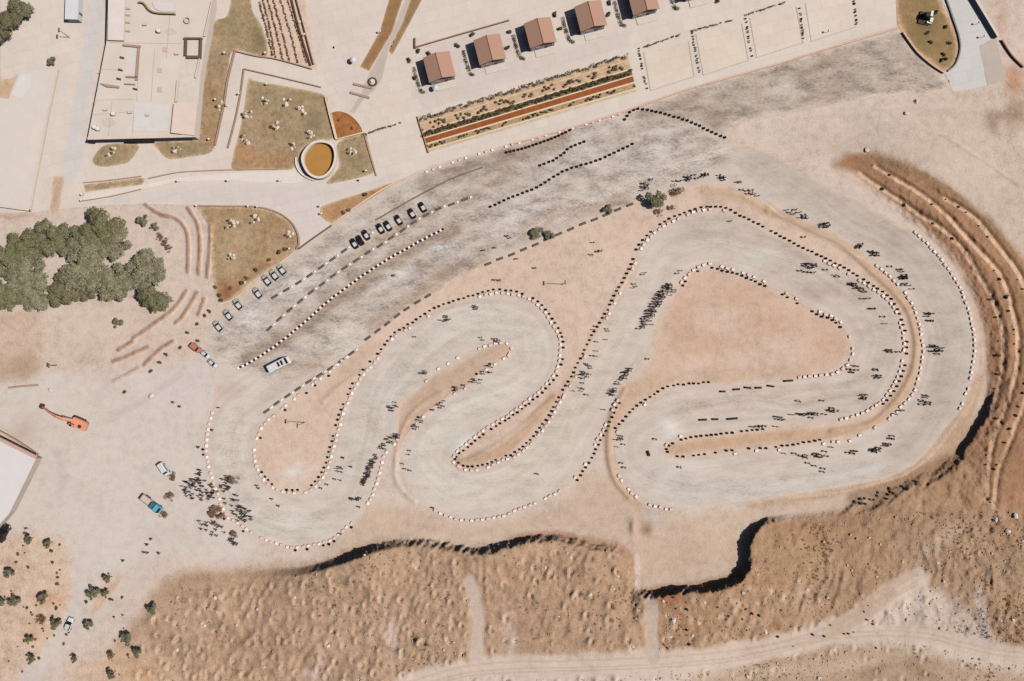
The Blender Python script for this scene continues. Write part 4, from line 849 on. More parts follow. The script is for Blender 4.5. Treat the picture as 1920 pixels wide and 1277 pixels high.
for q in ([(344,70),(378,70),(378,73),(344,73)],[(349,104),(376,104),(376,109),(349,109)],[(346,73),(349,73),(348,104),(345,104)],[(374,73),(377,73),(376,104),(373,104)]): roof('pergola_beam', q, 1.2, mat('dark_beam', (104,90,78), .8), .2)
for k, (a, b) in enumerate([((172,215),(318,205)),((176,188),(250,186)),((262,92),(256,190)),((290,92),(283,190)),((186,130),(232,132)),((205,80),(340,82)),((318,30),(312,110)),((252,196),(248,250)),((210,190),(203,255))]):
    d_ = np.array(b, float) - a; nn = np.array([-d_[1], d_[0]]) / np.hypot(*d_) * .45; roof('roof_joint', [np.array(a) - nn, np.array(b) - nn, np.array(b) + nn, np.array(a) + nn], .27 + .004 * k, mat('joint_seal', (186,172,160), .9, .1))
for x, y in [(180,240),(186,243),(300,60),(215,215)]: MB().lathe([(.02, BZ + .3), (.75, BZ + .3), (.8, BZ + 1.4), (.6, BZ + 1.65), (.02, BZ + 1.7)], 14, (W(x,y,z=BZ).x - t.location.x, W(x,y,z=BZ).y - t.location.y, 0)).build('water_tank', mat('white_tank', (224,220,214), .5, .04), t)
for x, y in [(242,210),(275,215),(330,100),(196,205),(270,45)]: roof('air_conditioner', [(x - 3, y - 2), (x + 3, y - 2.4), (x + 3.2, y + 2), (x - 2.8, y + 2.4)], 1.0, mat('ac_box', (204,200,194), .6, .06))
for x, y, rx in [(205,230,14),(280,230,12),(240,120,8),(320,60,12)]: roof('stain_patch', [(x + rx * math.cos(a_ * .7) * (1 + .25 * math.sin(a_ * 3)), y + rx * .6 * math.sin(a_ * .7) * (1 + .2 * math.cos(a_ * 2))) for a_ in range(9)], .262, mat('patched_screed', (204,190,178), .9, .08, .5))
mb = MB(); cl = curve([(262,6),(272,8),(278,16),(286,23),(300,27),(330,28)], 4)
mb.ribbon([W(x, y, z=BZ + .2) - t.location for x, y in cl], .5, 0, 1.2).build('curved_parapet', mat('olive_beam', (164,136,104), .9, .15), t)
roof('skylight', [(285,4),(326,5),(330,22),(302,22),(290,16)], .5, mat('skylight', (216,206,206), .7, .03))
MB().lathe([(1.1, BZ + .25), (1.1, BZ + 1.0), (.95, BZ + 1.0), (.95, BZ + .25), (1.1, BZ + .25)], 16, (W(352,40,z=BZ).x - t.location.x, W(352,40,z=BZ).y - t.location.y, 0)).build('round_vent', M_CONC, t)
MB().box((W(262,262,z=2).x - t.location.x, W(262,264.5,z=2).y - t.location.y, 1.7), (9, .8, 3.4), R(1.5)).build('entrance', M_DARK, t)
d = MB().box((W(163,264,z=2).x - t.location.x + 1.2, W(163,264,z=2).y - t.location.y, 1.5), (1.6, .6, 3.0), R(-30)).build('door', M_DARK, t)

t = thing('flat_building', 'long pale flat roofed hall cut by the left edge under the small tree', 'building', (-185, 80, 0)); BZ = 1.0
slab('wall', [(-60,183),(17,187),(38,136),(108,130),(88,225),(56,393),(-60,377)], 0, BZ, M_CONC, t); slab('roof', [(-60,181),(16,185),(37,133),(110,129),(90,225),(58,396),(-60,380)], BZ, BZ + .2, mat('hall_roof', (214,203,194), .9, .04, .2), t)
slab('roof_patch', [(22,178),(40,140),(60,138),(56,165),(40,185)], BZ + .2, BZ + .24, mat('pale_roof_patch', (216,212,206), .8, .05, .3), t)
for q in ([(86,225),(89,225),(57,396),(54,396)], [(106,130),(109,130),(89,225),(86,225)], [(-60,377),(57,393),(57,396),(-60,380)]): slab('parapet', q, BZ + .2, BZ + .6, M_CONCP, t)
t = thing('flat_building', 'white roofed hall cut by the left edge below the excavator', 'building', (-200, -50, 0)); BZ = 4.0
slab('wall', [(-120,768),(66,861),(16,962),(-70,1060),(-120,1060)], 0, BZ, mat('tan_render', (200,182,164), .9, .1, .4), t)
slab('roof', [(-120,767),(67,861),(17,963),(-70,1062),(-120,1062)], BZ, BZ + .2, mat('white_roof', (219,212,210), .7, .03, .2), t)
for q in ([(-120,760),(67,854),(67,861),(-120,767)],): slab('parapet', q, BZ + .2, BZ + .9, mat('pink_parapet', (196,164,146), .9, .1), t)
wall('low_wall', [(-30,792),(20,818),(52,838),(72,852)], .5, .6, M_WALLB, 'pinkish wall just above the white roofed hall on the left')
# site cabin by the service road
t = thing('site_cabin', 'white box shaped cabin standing beside the service road at the top left', 'cabin', W(144,22,.04), R(-2))
MB().box((0, 0, 1.5), (4.6, 8.4, 2.7)).build('wall', mat('cabin_white', (204,206,210), .6, .04), t); MB().box((0, 0, 2.95), (4.8, 8.6, .16)).build('roof', mat('cabin_roof', (214,214,216), .6, .05, .5), t)
MB().box((2.32, -1.5, 1.2), (.06, .9, 2.0)).build('door', M_STEEL, t); MB().box((0, -4.22, 1.7), (3.6, .06, 1.5)).build('window', M_GLASS, t)
for s in (-1, 1): MB().box((0, s * 3.4, .08), (4.4, .3, .16)).build('skid', M_STEEL, t)
# monument on the mound
t = thing('monument', 'white stepped monument on a dark plinth in the middle of the mound lawn', 'monument', W(1738,38,.08), R(-12))
MB().box((-1.2, .3, .25), (4.2, 4.6, .5)).build('plinth', mat('dark_plinth', (60,48,44), .7), t); MB().box((.3, 1.6, 1.3), (.9, 2.0, 1.8)).build('upper_block', M_WHITE, t); MB().box((.9, -.4, 1.0), (1.1, 1.6, 1.3)).build('lower_block', M_WHITE, t); MB().box((.5, -1.3, .8), (1.9, .7, .9)).build('step_block', M_WHITE, t)
MB().box((-1.4, .6, 1.6), (1.6, 2.4, 2.6), 0, .7).build('dark_block', mat('dark_stone', (46,36,34), .6), t)
for x, y in [(1754,24),(1772,51),(1779,81),(1768,103),(1772,111),(1764,114),(1744,80),(1738,62)]: shrub(x, y, .9, 'small dark shrub on the right half of the mound lawn', 'shrubs on the mound lawn', random.randrange(3))

# ------------------------------------------------------------------ trees
def crown_blobs(seed, n=16, R_=1., hz=.55):
    r = random.Random(seed); out = []
    for _ in range(n):
        a = r.uniform(0, 6.28); q = R_ * math.sqrt(r.uniform(0, .75)); s = r.uniform(.26, .42) * R_
        out.append((q * math.cos(a), q * math.sin(a), hz * R_ * (1 - .6 * (q / R_) ** 2) + r.uniform(-.1, .1) * R_, s, s, s * .8))
    return out
def ragged(seed): 
    r = random.Random(seed); b = crown_blobs(seed, 22, .95); 
    for _ in range(14):
        a = r.uniform(0, 6.28); q = r.uniform(.7, 1.12); s = r.uniform(.07, .17); b.append((q * math.cos(a), q * math.sin(a), r.uniform(.15, .5), s, s, s))
    return b
M_LEAF3 = mat('dusty_leaves', (136,130,104), .8, .45, 1.2, islands=.6, spec=.2); M_LEAF4 = mat('dark_olive_leaves', (118,112,82), .75, .5, 1.2, islands=.6, spec=.25)
CROWN = [leaf_mesh('crown', ragged(k), 6200, .064, (M_LEAF, M_LEAF4, M_LEAF, M_LEAF3, M_LEAF4)[k], seed=k) for k in range(5)]; CROWN_P = [CROWN[3]]
CROWN_S = [leaf_mesh('crown', crown_blobs(20 + k, 9, 1., .8), 900, .13, M_LEAF2, seed=k) for k in range(4)]
CROWN_D = [leaf_mesh('crown', crown_blobs(40 + k, 12, 1., .5), 420, .10, M_DRY, seed=k) for k in range(3)]
def trunk_mesh(seed, h=1.):
    r = random.Random(seed); mb = MB(); mb.tube([(0, 0, -.02), (.02, .01, .25 * h), (.0, .03, .5 * h)], [.075, .055, .05], 8)
    for k in range(5):
        a = k * 1.26 + r.uniform(-.3, .3); mb.tube([(0, .02, .42 * h), (.25 * math.cos(a), .25 * math.sin(a), .62 * h), (.55 * math.cos(a), .55 * math.sin(a), .78 * h)], [.04, .028, .012], 6)
    return mb.mesh('trunk', M_BARK, smooth_=True)
TRUNK = [trunk_mesh(k) for k in range(3)]
def tree(x, y, r, hgt, label, crowns, group=None, name='tree', lift=.75):
    """x, y: where the crown is seen; the foot stands where that crown's axis meets the ground"""
    top = W(x, y, hgt * lift); g = W(x, y); base = Vector((top.x, top.y, g.z))
    t = thing(name, label, 'tree', base, random.uniform(0, 6), group)
    a = link(bpy.data.objects.new('trunk', TRUNK[random.randrange(3)]), t); a.scale = (r * .9, r * .9, hgt)
    c = link(bpy.data.objects.new('crown', crowns[random.randrange(len(crowns))]), t); c.location.z = hgt * .42; c.scale = (r, r, hgt * .6)
    return t
CL_ = 'olive green trees of the large clump'
pos = {'top edge of the clump, farthest left':(40,460,30),'top edge of the clump, second from the left':(85,446,29),'top edge of the clump in its middle':(122,446,27),'tallest at the top right of the clump':(184,425,35),'right shoulder of the clump':(213,452,29),'centre of the clump under the top row':(165,468,30),'dusty pale middle of the clump':(150,506,38),'lower middle of the clump':(132,530,30),'right side of the clump above the gap':(208,525,33),'bottom spur of the clump':(108,553,22),'little bottom middle of the clump':(160,548,16),'upper half of the separate right crown':(268,508,34),'lower half of the separate right crown':(288,555,27),'left part of the clump':(48,512,34),'clump at the picture edge, upper':(4,492,30),'clump at the picture edge, lower':(14,545,34),'bottom left corner of the clump':(60,556,28), 'right bottom of the clump':(218,548,16)}
for n, (x, y, r) in pos.items(): tree(x, y, r / 5 * 1.05, 5.0 + r * .12 + random.uniform(-1, 1), 'leafy olive green tree, ' + n, CROWN_P if 'dusty' in n or 'centre' in n else CROWN, CL_)
for x, y, r, n in [(36,10,22,'right of three at the top left corner'),(16,34,20,'middle of three at the top left corner'),(2,60,16,'lowest of three at the top left corner')]: tree(x, y, r / 5, 5.5, 'dark green tree, ' + n, CROWN, 'trees at the top left corner')
tree(219,606,11/5,2.6,'small round tree alone on bare soil below the big clump',CROWN_S); tree(270,413,13/5,3,'small loose tree at the upper right of the big clump',CROWN_S); tree(289,424,9/5,2.2,'low loose tree beside the small tree right of the big clump',CROWN_S)
tree(97,115,9/5,2,'small olive bush tree above the left hall',CROWN_S); tree(1230,370,19/5,4.2,'dark green bushy tree at the tip of the infield beside the crowd',CROWN_S)
for x, y, r, n in [(298,442,8,'upper'),(308,452,9,'middle'),(316,466,8,'lower')]: tree(x, y, r/5, 1.8, 'sparse pale shrub, %s of three right of the big clump' % n, CROWN_D, 'sparse shrubs right of the clump')
small = {(54,1012,8):'in the row at the top of the tan plot, first',(91,1020,8):'in the row at the top of the tan plot, second',(18,1076,10):'near the left edge under the black car',(82,1122,11):'middle of the tan plot',(25,1126,11):'wide one at the left edge of the tan plot',(6,1128,9):'cut by the left edge of the tan plot',(203,1085,9):'topmost of three by the lane fork',(173,1110,12):'left of three by the lane fork',(197,1114,8):'right of three by the lane fork',(166,1173,9):'right of the white car on the lane',(286,1142,10):'by the first bend of the rough ground',(236,1199,12):'largest at the corner of rough ground',(257,1224,9):'just below the largest at the corner of rough ground',(209,1232,9):'brownish by the bottom lane',(210,1264,8):'lowest near the bottom edge',(54,1200,8):'lower part of the tan plot',(105,1170,10):'beside the lane left of the white car',(75,1166,11):'thin one left of the lane',(57,1236,8):'lowest on the tan plot by the lane',(139,1236,6):'little one left of the bottom lane'}
for (x, y, r), n in small.items(): tree(x, y, r / 5, 3.6, 'small grey green tree, ' + n, CROWN_S if n.split()[0] not in ('thin','brownish') else CROWN_D, 'small trees at the lower left', lift=.7)
for x, y, r, n in [(404,968,19,'large round bare brown bush outside the lower left bend'),(437,898,12,'bare brown bush inside the left bend by the crowd'),(306,968,9,'small bare bush below the blue truck'),(323,893,9,'bare brown bush beside the pale van'),(316,932,10,'bare bush between the blue truck and the crowd'),(437,1005,9,'bare bush under the large round bare bush'),(1272,356,13,'dry brown bush right of the dark green bushy tree'),(1238,398,8,'small dry tuft under the dark green bushy tree'),(1262,387,7,'small upright dry tuft on the brown strip')]: tree(x, y, r / 5, 2.0, n, CROWN_D)
for x, y, r, n in [(1008,438,13,'left of two dark bushes'),(1030,442,10,'right of two dark bushes'),(1140,392,9,'dark bush by the dashes')]: tree(x, y, r / 5, 1.8, n + ' on the lower edge of the paddock', CROWN_S)
scr = random.Random(4)
for T, nm in ((T1, 'lowest'), (T2, 'middle'), (T3, 'upper')):
    P, tn = even(curve(T, 5), 9.)
    for (x, y), (dx, dy) in zip(P, tn):
        if scr.random() < .86 or x > 1935: continue
        d = math.hypot(dx, dy); shrub(x + dy / d * -7 + scr.uniform(-2, 2), y + dx / d * 7 * 0 - 2, scr.uniform(.35, .9), 'scrub tuft on the %s step of the hillside terraces' % nm, 'scrub on the %s hillside step' % nm, scr.choice([0, 1, 2, 3, 4]))
for k in range(20):
    x = scr.uniform(1600, 1735); y = 945 - (x - 1600) * .35 + scr.uniform(-9, 12); shrub(x, y, scr.uniform(.35, 1.1), 'dry dark scrub below the track edge at the lower right', 'dry scrub at the lower right', scr.choice([0, 3, 4, 3]))
for k in range(60):
    x, y = scr.choice([(60,1130),(90,1170),(40,1220),(230,1240),(200,1150),(70,1060)]); shrub(x + scr.uniform(-45, 45), y + scr.uniform(-40, 40), scr.uniform(.4, .9), 'low dry tuft on the tan plots at the lower left', 'dry tufts at the lower left', scr.choice([3, 4, 0]))
for k in range(40):
    x = scr.uniform(1250, 1650); y = scr.uniform(1120, 1215); shrub(x, y, scr.uniform(.3, .8), 'dry tuft on the rough ground below the cliff at the lower right', 'dry tufts on the rough ground', scr.choice([3, 4, 0]))
for x, y, n in [(405,538,'a'),(413,553,'b'),(434,540,'c'),(454,530,'d'),(463,522,'e'),(480,507,'f'),(505,487,'g'),(525,473,'h'),(535,467,'i'),(415,562,'j'),(655,395,'k'),(686,366,'l'),(645,400,'m')]:
    shrub(x, y, 1.1, 'dark tuft in the rusty planting along the upper track edge', 'tufts in the rusty planting', 3 if ord(n) % 2 else 0)
for x, y in [(372,640),(340,652),(312,665),(300,680),(284,696),(235,735),(384,592),(393,584),(370,607),(353,624)]: shrub(x, y, .9, 'dark round tuft along the dirt banks west of the paddock', 'tufts west of the paddock', random.randrange(3))
for x, y in [(497,188),(537,193),(566,208),(512,237),(551,272),(584,254),(664,285),(467,216),(462,262),(418,200),(333,280),(210,284),(440,415),(436,484),(545,442),(431,419),(478,410)]:
    P_ = [(random.uniform(-8, 8), random.uniform(-8, 8)) for _ in range(6)]
    for i, (a, b) in enumerate(P_):
        boulder(x + a, y + b, random.uniform(.3, .75), 'pale rock in a scattered group on the brown lawns', 'pale rocks on the lawns')
        if i < 3: shrub(x + a - 5, y + b + 2, random.uniform(.5, .8), 'dark tuft among the pale rocks on the brown lawns', 'tufts among the lawn rocks', random.randrange(3))
for x, y, r, n in [(1904,967,1.1,'largest white boulder near the right edge above the rubble'),(1866,974,1.15,'round white boulder left of the largest at the right edge'),(1890,996,.9,'small white boulder below the two at the right edge'),(1625,281,.9,'white boulder at the tip of the hillside terraces'),(1718,190,.9,'upper of two white stones on the pale plain'),(1699,213,.8,'lower of two white stones on the pale plain'),(1262,1163,1.2,'white boulder under the dark cliff beside the narrow lane'),(283,743,1.0,'white stone alone in the pale yard'),(95,732,.9,'white stone above the excavator')]: boulder(x, y, r, n)
for k in range(70):
    x, y, a, r, s_ = PITS[scr.randrange(len(PITS))]; boulder(x + scr.uniform(-6, 6), y + scr.uniform(-6, 6), scr.uniform(.35, .8), 'pale stone on a spoil heap of the rough ground', 'stones on the spoil heaps')

# loose stones and dry scrub over the rough ground: past counting
def scatter(n, seed, test):
    r = np.random.RandomState(seed); out = []
    while sum(map(len, out)) < n:
        X = r.uniform(0, 1930, 6000); Y = r.uniform(960, 1290, 6000); m = (signed(X, Y, SOUTH) > 12) & ~ROADS_HIT(X, Y) & (r.rand(6000) < test(X, Y)); out.append(np.stack([X[m], Y[m]], 1))
    return np.vstack(out)[:n]
def onground(P):
    x, y = P[:, 0], P[:, 1]; h = height(x, y); f = (CAM_H - h) / CAM_H; return np.stack([(x - CX) / PX * f, (CY - y) / PX * f, h], 1)
def near_pits(P, r=7.):
    q = np.random.RandomState(9); k = q.randint(0, len(PITS), len(P)); return np.stack([PITS[k, 0] - 2 + q.normal(size=len(P)) * r * .5, PITS[k, 1] + q.normal(size=len(P)) * r * .7], 1)
ico = bmesh.new(); bmesh.ops.create_icosphere(ico, subdivisions=1, radius=1); iv = np.array([v.co[:] for v in ico.verts]); ifc = np.array([[v.index for v in f.verts] for f in ico.faces]); ico.free()
P = np.vstack([scatter(1500, 3, lambda X, Y: .25 + .7 * (X > 1200)), near_pits(np.zeros((1900, 2)))]); P = P[(signed(P[:, 0], P[:, 1], SOUTH) > 10) & (P[:, 0] > 280)]
r = np.random.RandomState(4); g3 = onground(P); s3 = r.uniform(.1, .36, (len(P), 1, 1)) * np.where(r.rand(len(P), 1, 1) < .06, 2., 1.); sh = r.uniform(.6, 1.2, (len(P), 1, 3)) * np.array([1, 1, .75])
v3 = (iv[None] * s3 * sh * r.uniform(.85, 1.15, (len(P), len(iv), 1)) + g3[:, None, :] + np.array([0, 0, .06])).reshape(-1, 3); f3 = (ifc[None] + (np.arange(len(P)) * len(iv))[:, None, None]).reshape(-1, 3)
structure('loose_stones', np_mesh('loose_stones', v3, f3, mat('loose_stone', (196,170,144), .95, .4, 1, islands=.7)), 'stuff')
P = scatter(1500, 8, lambda X, Y: smooth(.45, .7, fnoise(X, Y, 60, 91, 2)) * (.5 + .5 * (X > 1200))); g3 = onground(P); r = np.random.RandomState(6)
structure('dry_scrub', leaf_mesh('dry_scrub', [(a, b, c + .1, q, q, q * .6) for (a, b, c), q in zip(g3, r.uniform(.18, .6, len(g3)))], 15000, .16, mat('dry_scrub', (136,106,78), .95, .45, 1, islands=.7), seed=5), 'stuff')

# ------------------------------------------------------------------ lamp posts and garden lamps
def lamp_post(x, y, label, h=9.5, rz=0.):
    t = thing('lamp_post', label, 'lamp post', W(x, y), rz)
    MB().tube([(0, 0, 0), (0, 0, h * .6), (0, 0, h)], [.16, .11, .08], 8).build('pole', M_STEEL, t)
    MB().box((0, 0, .12), (.8, .8, .24)).build('base', M_CONC, t)
    f = MB(); f.box((0, 0, h + .05), (.4, 1.5, .12)); f.build('crossarm', M_STEEL, t)
    for s in (-1, 1): MB().box((0, s * .55, h - .1), (.5, .5, .25)).build('floodlight', mat('lamp_housing', (70,66,62), .5), t)
lamp_post(1056, 533, 'tall floodlight mast on the upper infield with a long shadow'); lamp_post(572, 792, 'tall floodlight mast inside the left teardrop infield'); lamp_post(108, 685, 'floodlight mast in the yard left of the dirt banks', 5.)
lamp_post(130, 70, 'lamp mast beside the white cabin at the top left', 6.)
GL = 'white globe lamps of the gardens'
t = thing('garden_lamp', '', 'garden lamp'); MB().tube([(0, 0, 0), (0, 0, 1.6)], .07, 8).build('pole', M_STEEL, t)
MB().lathe([(.02, 1.5), (.3, 1.6), (.42, 1.85), (.3, 2.1), (.02, 2.2)], 12).build('globe', M_WHITE, t); GL0 = t
for k, (x, y, n) in enumerate([(424,102,'on the long lawn at the bend of the white path'),(407,189,'half way down the long lawn'),(395,263,'at the foot of the long lawn'),(158,366,'upper one at the left end of the footpath'),(157,377,'lower one at the left end of the footpath'),(337,341,'under the footpath, left'),(430,340,'under the footpath, middle'),(527,340,'under the footpath, right'),(372,387,'at the left corner of the half dome lawn'),(468,388,'left of two on top of the half dome lawn'),(485,389,'right of two on top of the half dome lawn'),(603,388,'upper one at the left tip of the rusty wedge bed'),(605,402,'lower one at the left tip of the rusty wedge bed'),(688,322,'on the small lawn right of the pool'),(714,62,'left of the boulevard beds'),(500,102,'at the corner of the striped field'),(565,45,'upper one beside the dark trellis'),(573,68,'lower one beside the dark trellis'),(503,160,'on top edge of the square lawn'),(451,178,'on the thin wall of the white path'),(463,530,'in the rusty planting by the silver cars'),(545,467,'at the right tip of the half dome lawn'),(1830,46,'upper of two on the grey road'),(1840,71,'lower of two on the grey road'),(1550,61,'on the fourth pale plot')]):
    o = GL0 if k == 0 else copy_tree(GL0); o.location = W(x, y, .05); o['label'] = 'white globe lamp ' + n; o['group'] = GL

# ------------------------------------------------------------------ vehicles
def wheel(t, x, y, r, w):
    m = Matrix.Translation((x, y, r)) @ Matrix.Rotation(R(90), 4, 'X')
    k = MB().lathe([(r * .55, -w / 2), (r * .93, -w / 2), (r, -w * .3), (r, w * .3), (r * .93, w / 2), (r * .55, w / 2), (r * .55, -w / 2)], 18, m=m).build('wheel', M_BLACK, t)
    MB().lathe([(.03, -w * .4), (r * .56, -w * .35), (r * .56, w * .35), (.03, w * .4)], 12, m=m).build('rim', M_STEEL, k)
def hull(rings):
    """rings: list of (x, half width, z low, z high) -> rounded body lofted along x"""
    mb = MB(); v = []; k = 8
    for x, w, z0, z1 in rings:
        c = min(.16, (z1 - z0) * .3); v += [(x, -w + c, z0), (x, -w, z0 + c), (x, -w, z1 - c), (x, -w + c * 1.4, z1), (x, w - c * 1.4, z1), (x, w, z1 - c), (x, w, z0 + c), (x, w - c, z0)]
    n = len(rings); f = [(i * k + j, i * k + (j + 1) % k, (i + 1) * k + (j + 1) % k, (i + 1) * k + j) for i in range(n - 1) for j in range(k)]
    return mb.add(v, f + [tuple(range(k)), tuple(range((n - 1) * k, n * k))])
P_BLACK = mat('black_car_paint', (40,36,34), .35, .05, spec=.5); P_SILVER = mat('silver_car_paint', (176,178,178), .35, .05, spec=.5); P_WHITE = mat('white_car_paint', (214,212,210), .4, .04, spec=.5); P_ROOFL = mat('pale_roof_paint', (206,202,198), .35, .05, spec=.5); P_RED = mat('red_car_paint', (190,120,98), .4, .08, spec=.5)
def car(paint, roofp):
    t = thing('car', '', 'car')
    hull([(-2.1, .68, .42, .78), (-1.95, .84, .3, .92), (-1.2, .89, .26, .98), (0, .9, .25, .98), (1.1, .89, .26, .94), (1.75, .85, .3, .84), (2.05, .7, .4, .7)]).build('body', paint, t, smooth_=False)
    g = MB(); zb, zt = .95, 1.42; A = [(-1.75, .76), (1.0, .78)]; B = [(-1.2, .6), (.28, .62)]
    def quad(nm, v, m): return MB().add(v, [(0, 1, 2, 3)]).build(nm, m, t)
    hull([(-1.3, .56, 1.36, 1.42), (-1.1, .63, 1.36, 1.47), (0, .64, 1.36, 1.48), (.3, .6, 1.36, 1.43)]).build('roof', roofp, t)
    quad('windscreen', [(.98, -.76, zb), (.98, .76, zb), (.28, .61, zt), (.28, -.61, zt)], M_GLASS)
    quad('rear_window', [(-1.75, .75, zb), (-1.75, -.75, zb), (-1.25, -.6, zt), (-1.25, .6, zt)], M_GLASS)
    for s in (-1, 1):
        quad('side_window', [(-1.7, s * .8, zb), (.95, s * .8, zb), (.28, s * .63, zt), (-1.22, s * .62, zt)], M_GLASS)
        MB().box((1.93, s * .55, .66), (.2, .34, .14)).build('headlight', mat('headlamp_glass', (220,220,214), .2), t); MB().box((-2.0, s * .6, .74), (.14, .3, .14)).build('tail_light', mat('tail_lamp_glass', (150,40,34), .3), t)
        MB().box((.72, s * .98, 1.0), (.16, .2, .13)).build('mirror', paint, t)
        for x in (-1.28, 1.3): wheel(t, x, s * .8, .31, .2)
    return t
CARS = {}
def put_car(x, y, ang, paint, roofp, label, group, scale=1.):
    k = (paint.name, roofp.name)
    if k not in CARS: CARS[k] = car(paint, roofp); o = CARS[k]
    else: o = copy_tree(CARS[k])
    o.location = W(x, y, .05); o.rotation_euler.z = ang; o.scale = (scale,) * 3; tag(o, label, 'car', group)
an = R(-58)
for (x, y), n in zip([(665,457),(676,451),(687,441),(714,429),(728,424),(748,413),(773,401),(793,389)], ['leftmost of the three close together','middle of the three close together','right of the three close together','left of the pair','right of the pair','alone right of the pair','second from the right end','last at the right end']):
    put_car(x, y, an + R(180), P_BLACK, P_ROOFL if not n.startswith('middle') else P_BLACK, 'black car in the parked paddock row, ' + n, 'black cars parked in the paddock', 1.)
for (x, y), n in zip([(411,612),(430,591),(448,571),(485,550),(502,526),(516,516),(530,506)], ['lowest left','second from lower left','third from lower left','alone in the middle','left of the three close together','centre of the three close together','right of the three close together']):
    put_car(x, y, R(-52) + R(180), P_SILVER, P_ROOFL, 'silver car parked by the rusty planting, ' + n, 'silver cars parked along the paddock edge', 1.15)
put_car(132, 1169, R(70), P_WHITE, P_ROOFL, 'white car driving alone on the lower left lane', None, 1.25); put_car(10, 998, R(63), P_BLACK, P_BLACK, 'black car at the left edge below the white roofed hall', None, 1.7)
put_car(386, 664, R(-40), P_WHITE, P_ROOFL, 'white car just below the red van by the paddock entrance', None, .95); put_car(400, 681, R(-40), P_WHITE, P_ROOFL, 'white car farther down from the red van, nearer the barriers', None, .95)
def van(name, label, loc, rz, paint, L=6.6, wd=2.1, h=2.4, hatches=0, cat='van'):
    t = thing(name, label, cat, loc, rz); l = L / 2; w = wd / 2
    hull([(-l, w * .94, .4, h - .15), (-l + .25, w, .35, h), (l - 1.6, w, .35, h), (l - 1.0, w * .96, .35, h - .55), (l - .15, w * .92, .38, 1.15), (l, w * .8, .45, .9)]).build('body', paint, t)
    MB().add([(l - 1.55, -w * .85, h - .08), (l - 1.55, w * .85, h - .08), (l - .85, w * .85, h - .78), (l - .85, -w * .85, h - .78)], [(0, 1, 2, 3)]).build('windscreen', M_GLASS, t).location = (.06, 0, .06)
    for s in (-1, 1):
        MB().box((-.2, s * (w + .005), h * .72), (L * .55, .02, .55)).build('side_window', M_GLASS, t); MB().box((l - .08, s * w * .6, .82), (.12, .3, .16)).build('headlight', mat('headlamp_glass', (220,220,214)), t)
        for x in (-l * .6, l * .62): wheel(t, x, s * (w - .12), .36, .24)
    for k in range(hatches): MB().box((.2 + k * 1.35, 0, h + .06), (.75, wd * .62, .12)).build('roof_hatch', M_DARK, t)
    return t
van('minibus', 'long white minibus with two dark roof hatches parked below the barrier rows', W(526, 683, .05), R(27), P_WHITE, 8.6, 2.9, 3.0, 2, 'minibus')
van('van', 'small red van at the lower left paddock entrance', W(369, 652, .05), R(-40), P_RED, 4.2, 2.0, 1.9); van('van', 'pale van parked by bare bushes above the blue truck', W(310, 879, .05), R(-55), mat('pale_van_paint', (206,208,206), .4), 5.4, 2.1, 2.2)
# blue flatbed truck
t = thing('truck', 'blue cabbed flatbed truck with a pale load bed beside the crowd', 'truck', W(287, 943, .05), R(-37)); P_BLUE = mat('blue_truck_paint', (98,168,192), .4, .08, spec=.5)
hull([(1.6, 1.2, .6, 2.3), (1.9, 1.25, .55, 2.7), (3.5, 1.25, .55, 2.65), (4.2, 1.2, .55, 1.7), (4.6, 1.1, .6, 1.5)]).build('cab', P_BLUE, t)
MB().add([(3.5, -1.1, 2.6), (3.5, 1.1, 2.6), (4.15, 1.1, 1.75), (4.15, -1.1, 1.75)], [(0, 1, 2, 3)]).build('windscreen', M_GLASS, t).location = (.06, 0, .05)
MB().box((.8, 0, 1.6), (1.3, 2.3, 1.8)).build('sleeper_box', mat('teal_box', (70,110,124), .5), t); bd = MB().box((-2.2, 0, 1.15), (4.6, 2.5, .2)).build('load_bed', mat('pale_bed', (204,186,176), .8), t)
for s in (-1, 1): MB().box((-2.2, s * 1.22, 1.5), (4.6, .08, .55)).build('side_board', mat('pink_board', (200,168,158), .8), bd)
MB().box((-4.5, 0, 1.55), (.1, 2.5, .65)).build('tail_board', M_STEEL, bd); MB().box((-.4, 0, .75), (8.0, .9, .3)).build('chassis', M_DARK, t)
for x in (-3.2, -2.1, 3.2):
    for s in (-1, 1): wheel(t, x, s * 1.05, .48, .32)
# excavator
P_OR = mat('orange_paint', (236,156,118), .5, .08, spec=.4); t = thing('excavator', 'orange tracked excavator with its boom stretched over the pale yard', 'excavator', W(149, 791), R(180 - 23)); t.scale = (1.15,) * 3
for s in (-1, 1):
    k = MB(); k.tube([(-2.1, s * 1.25, .5), (2.1, s * 1.25, .5)], .001, 4)
    tr = MB().box((0, s * 1.3, .5), (4.4, .65, .8)).mesh('track', M_DARK, bevel=.2); trk = link(bpy.data.objects.new('track', tr), t)
    for x in (-1.6, -.5, .5, 1.6): MB().lathe([(.03, -.36), (.32, -.36), (.32, .36), (.03, .36)], 12, m=Matrix.Translation((x, s * 1.3, .45)) @ Matrix.Rotation(R(90), 4, 'X')).build('roller', M_STEEL, trk)
MB().lathe([(.1, .9), (1.0, .9), (1.0, 1.15), (.1, 1.15)], 16).build('turntable', M_STEEL, t)
link(bpy.data.objects.new('body', MB().box((-.9, 0, 1.75), (4.3, 3.0, 1.2)).mesh('body', P_OR, bevel=.12)), t); link(bpy.data.objects.new('counterweight', MB().box((-3.4, 0, 1.7), (1.0, 3.0, 1.3)).mesh('counterweight', mat('pale_orange', (214,160,128), .6), bevel=.2)), t)
MB().lathe([(.05, 2.35), (.55, 2.35), (.6, 2.5), (.5, 2.7), (.05, 2.7)], 14, (-1.9, .5, 0)).build('engine_vent', mat('vent_dark', (60,48,44), .7), t)
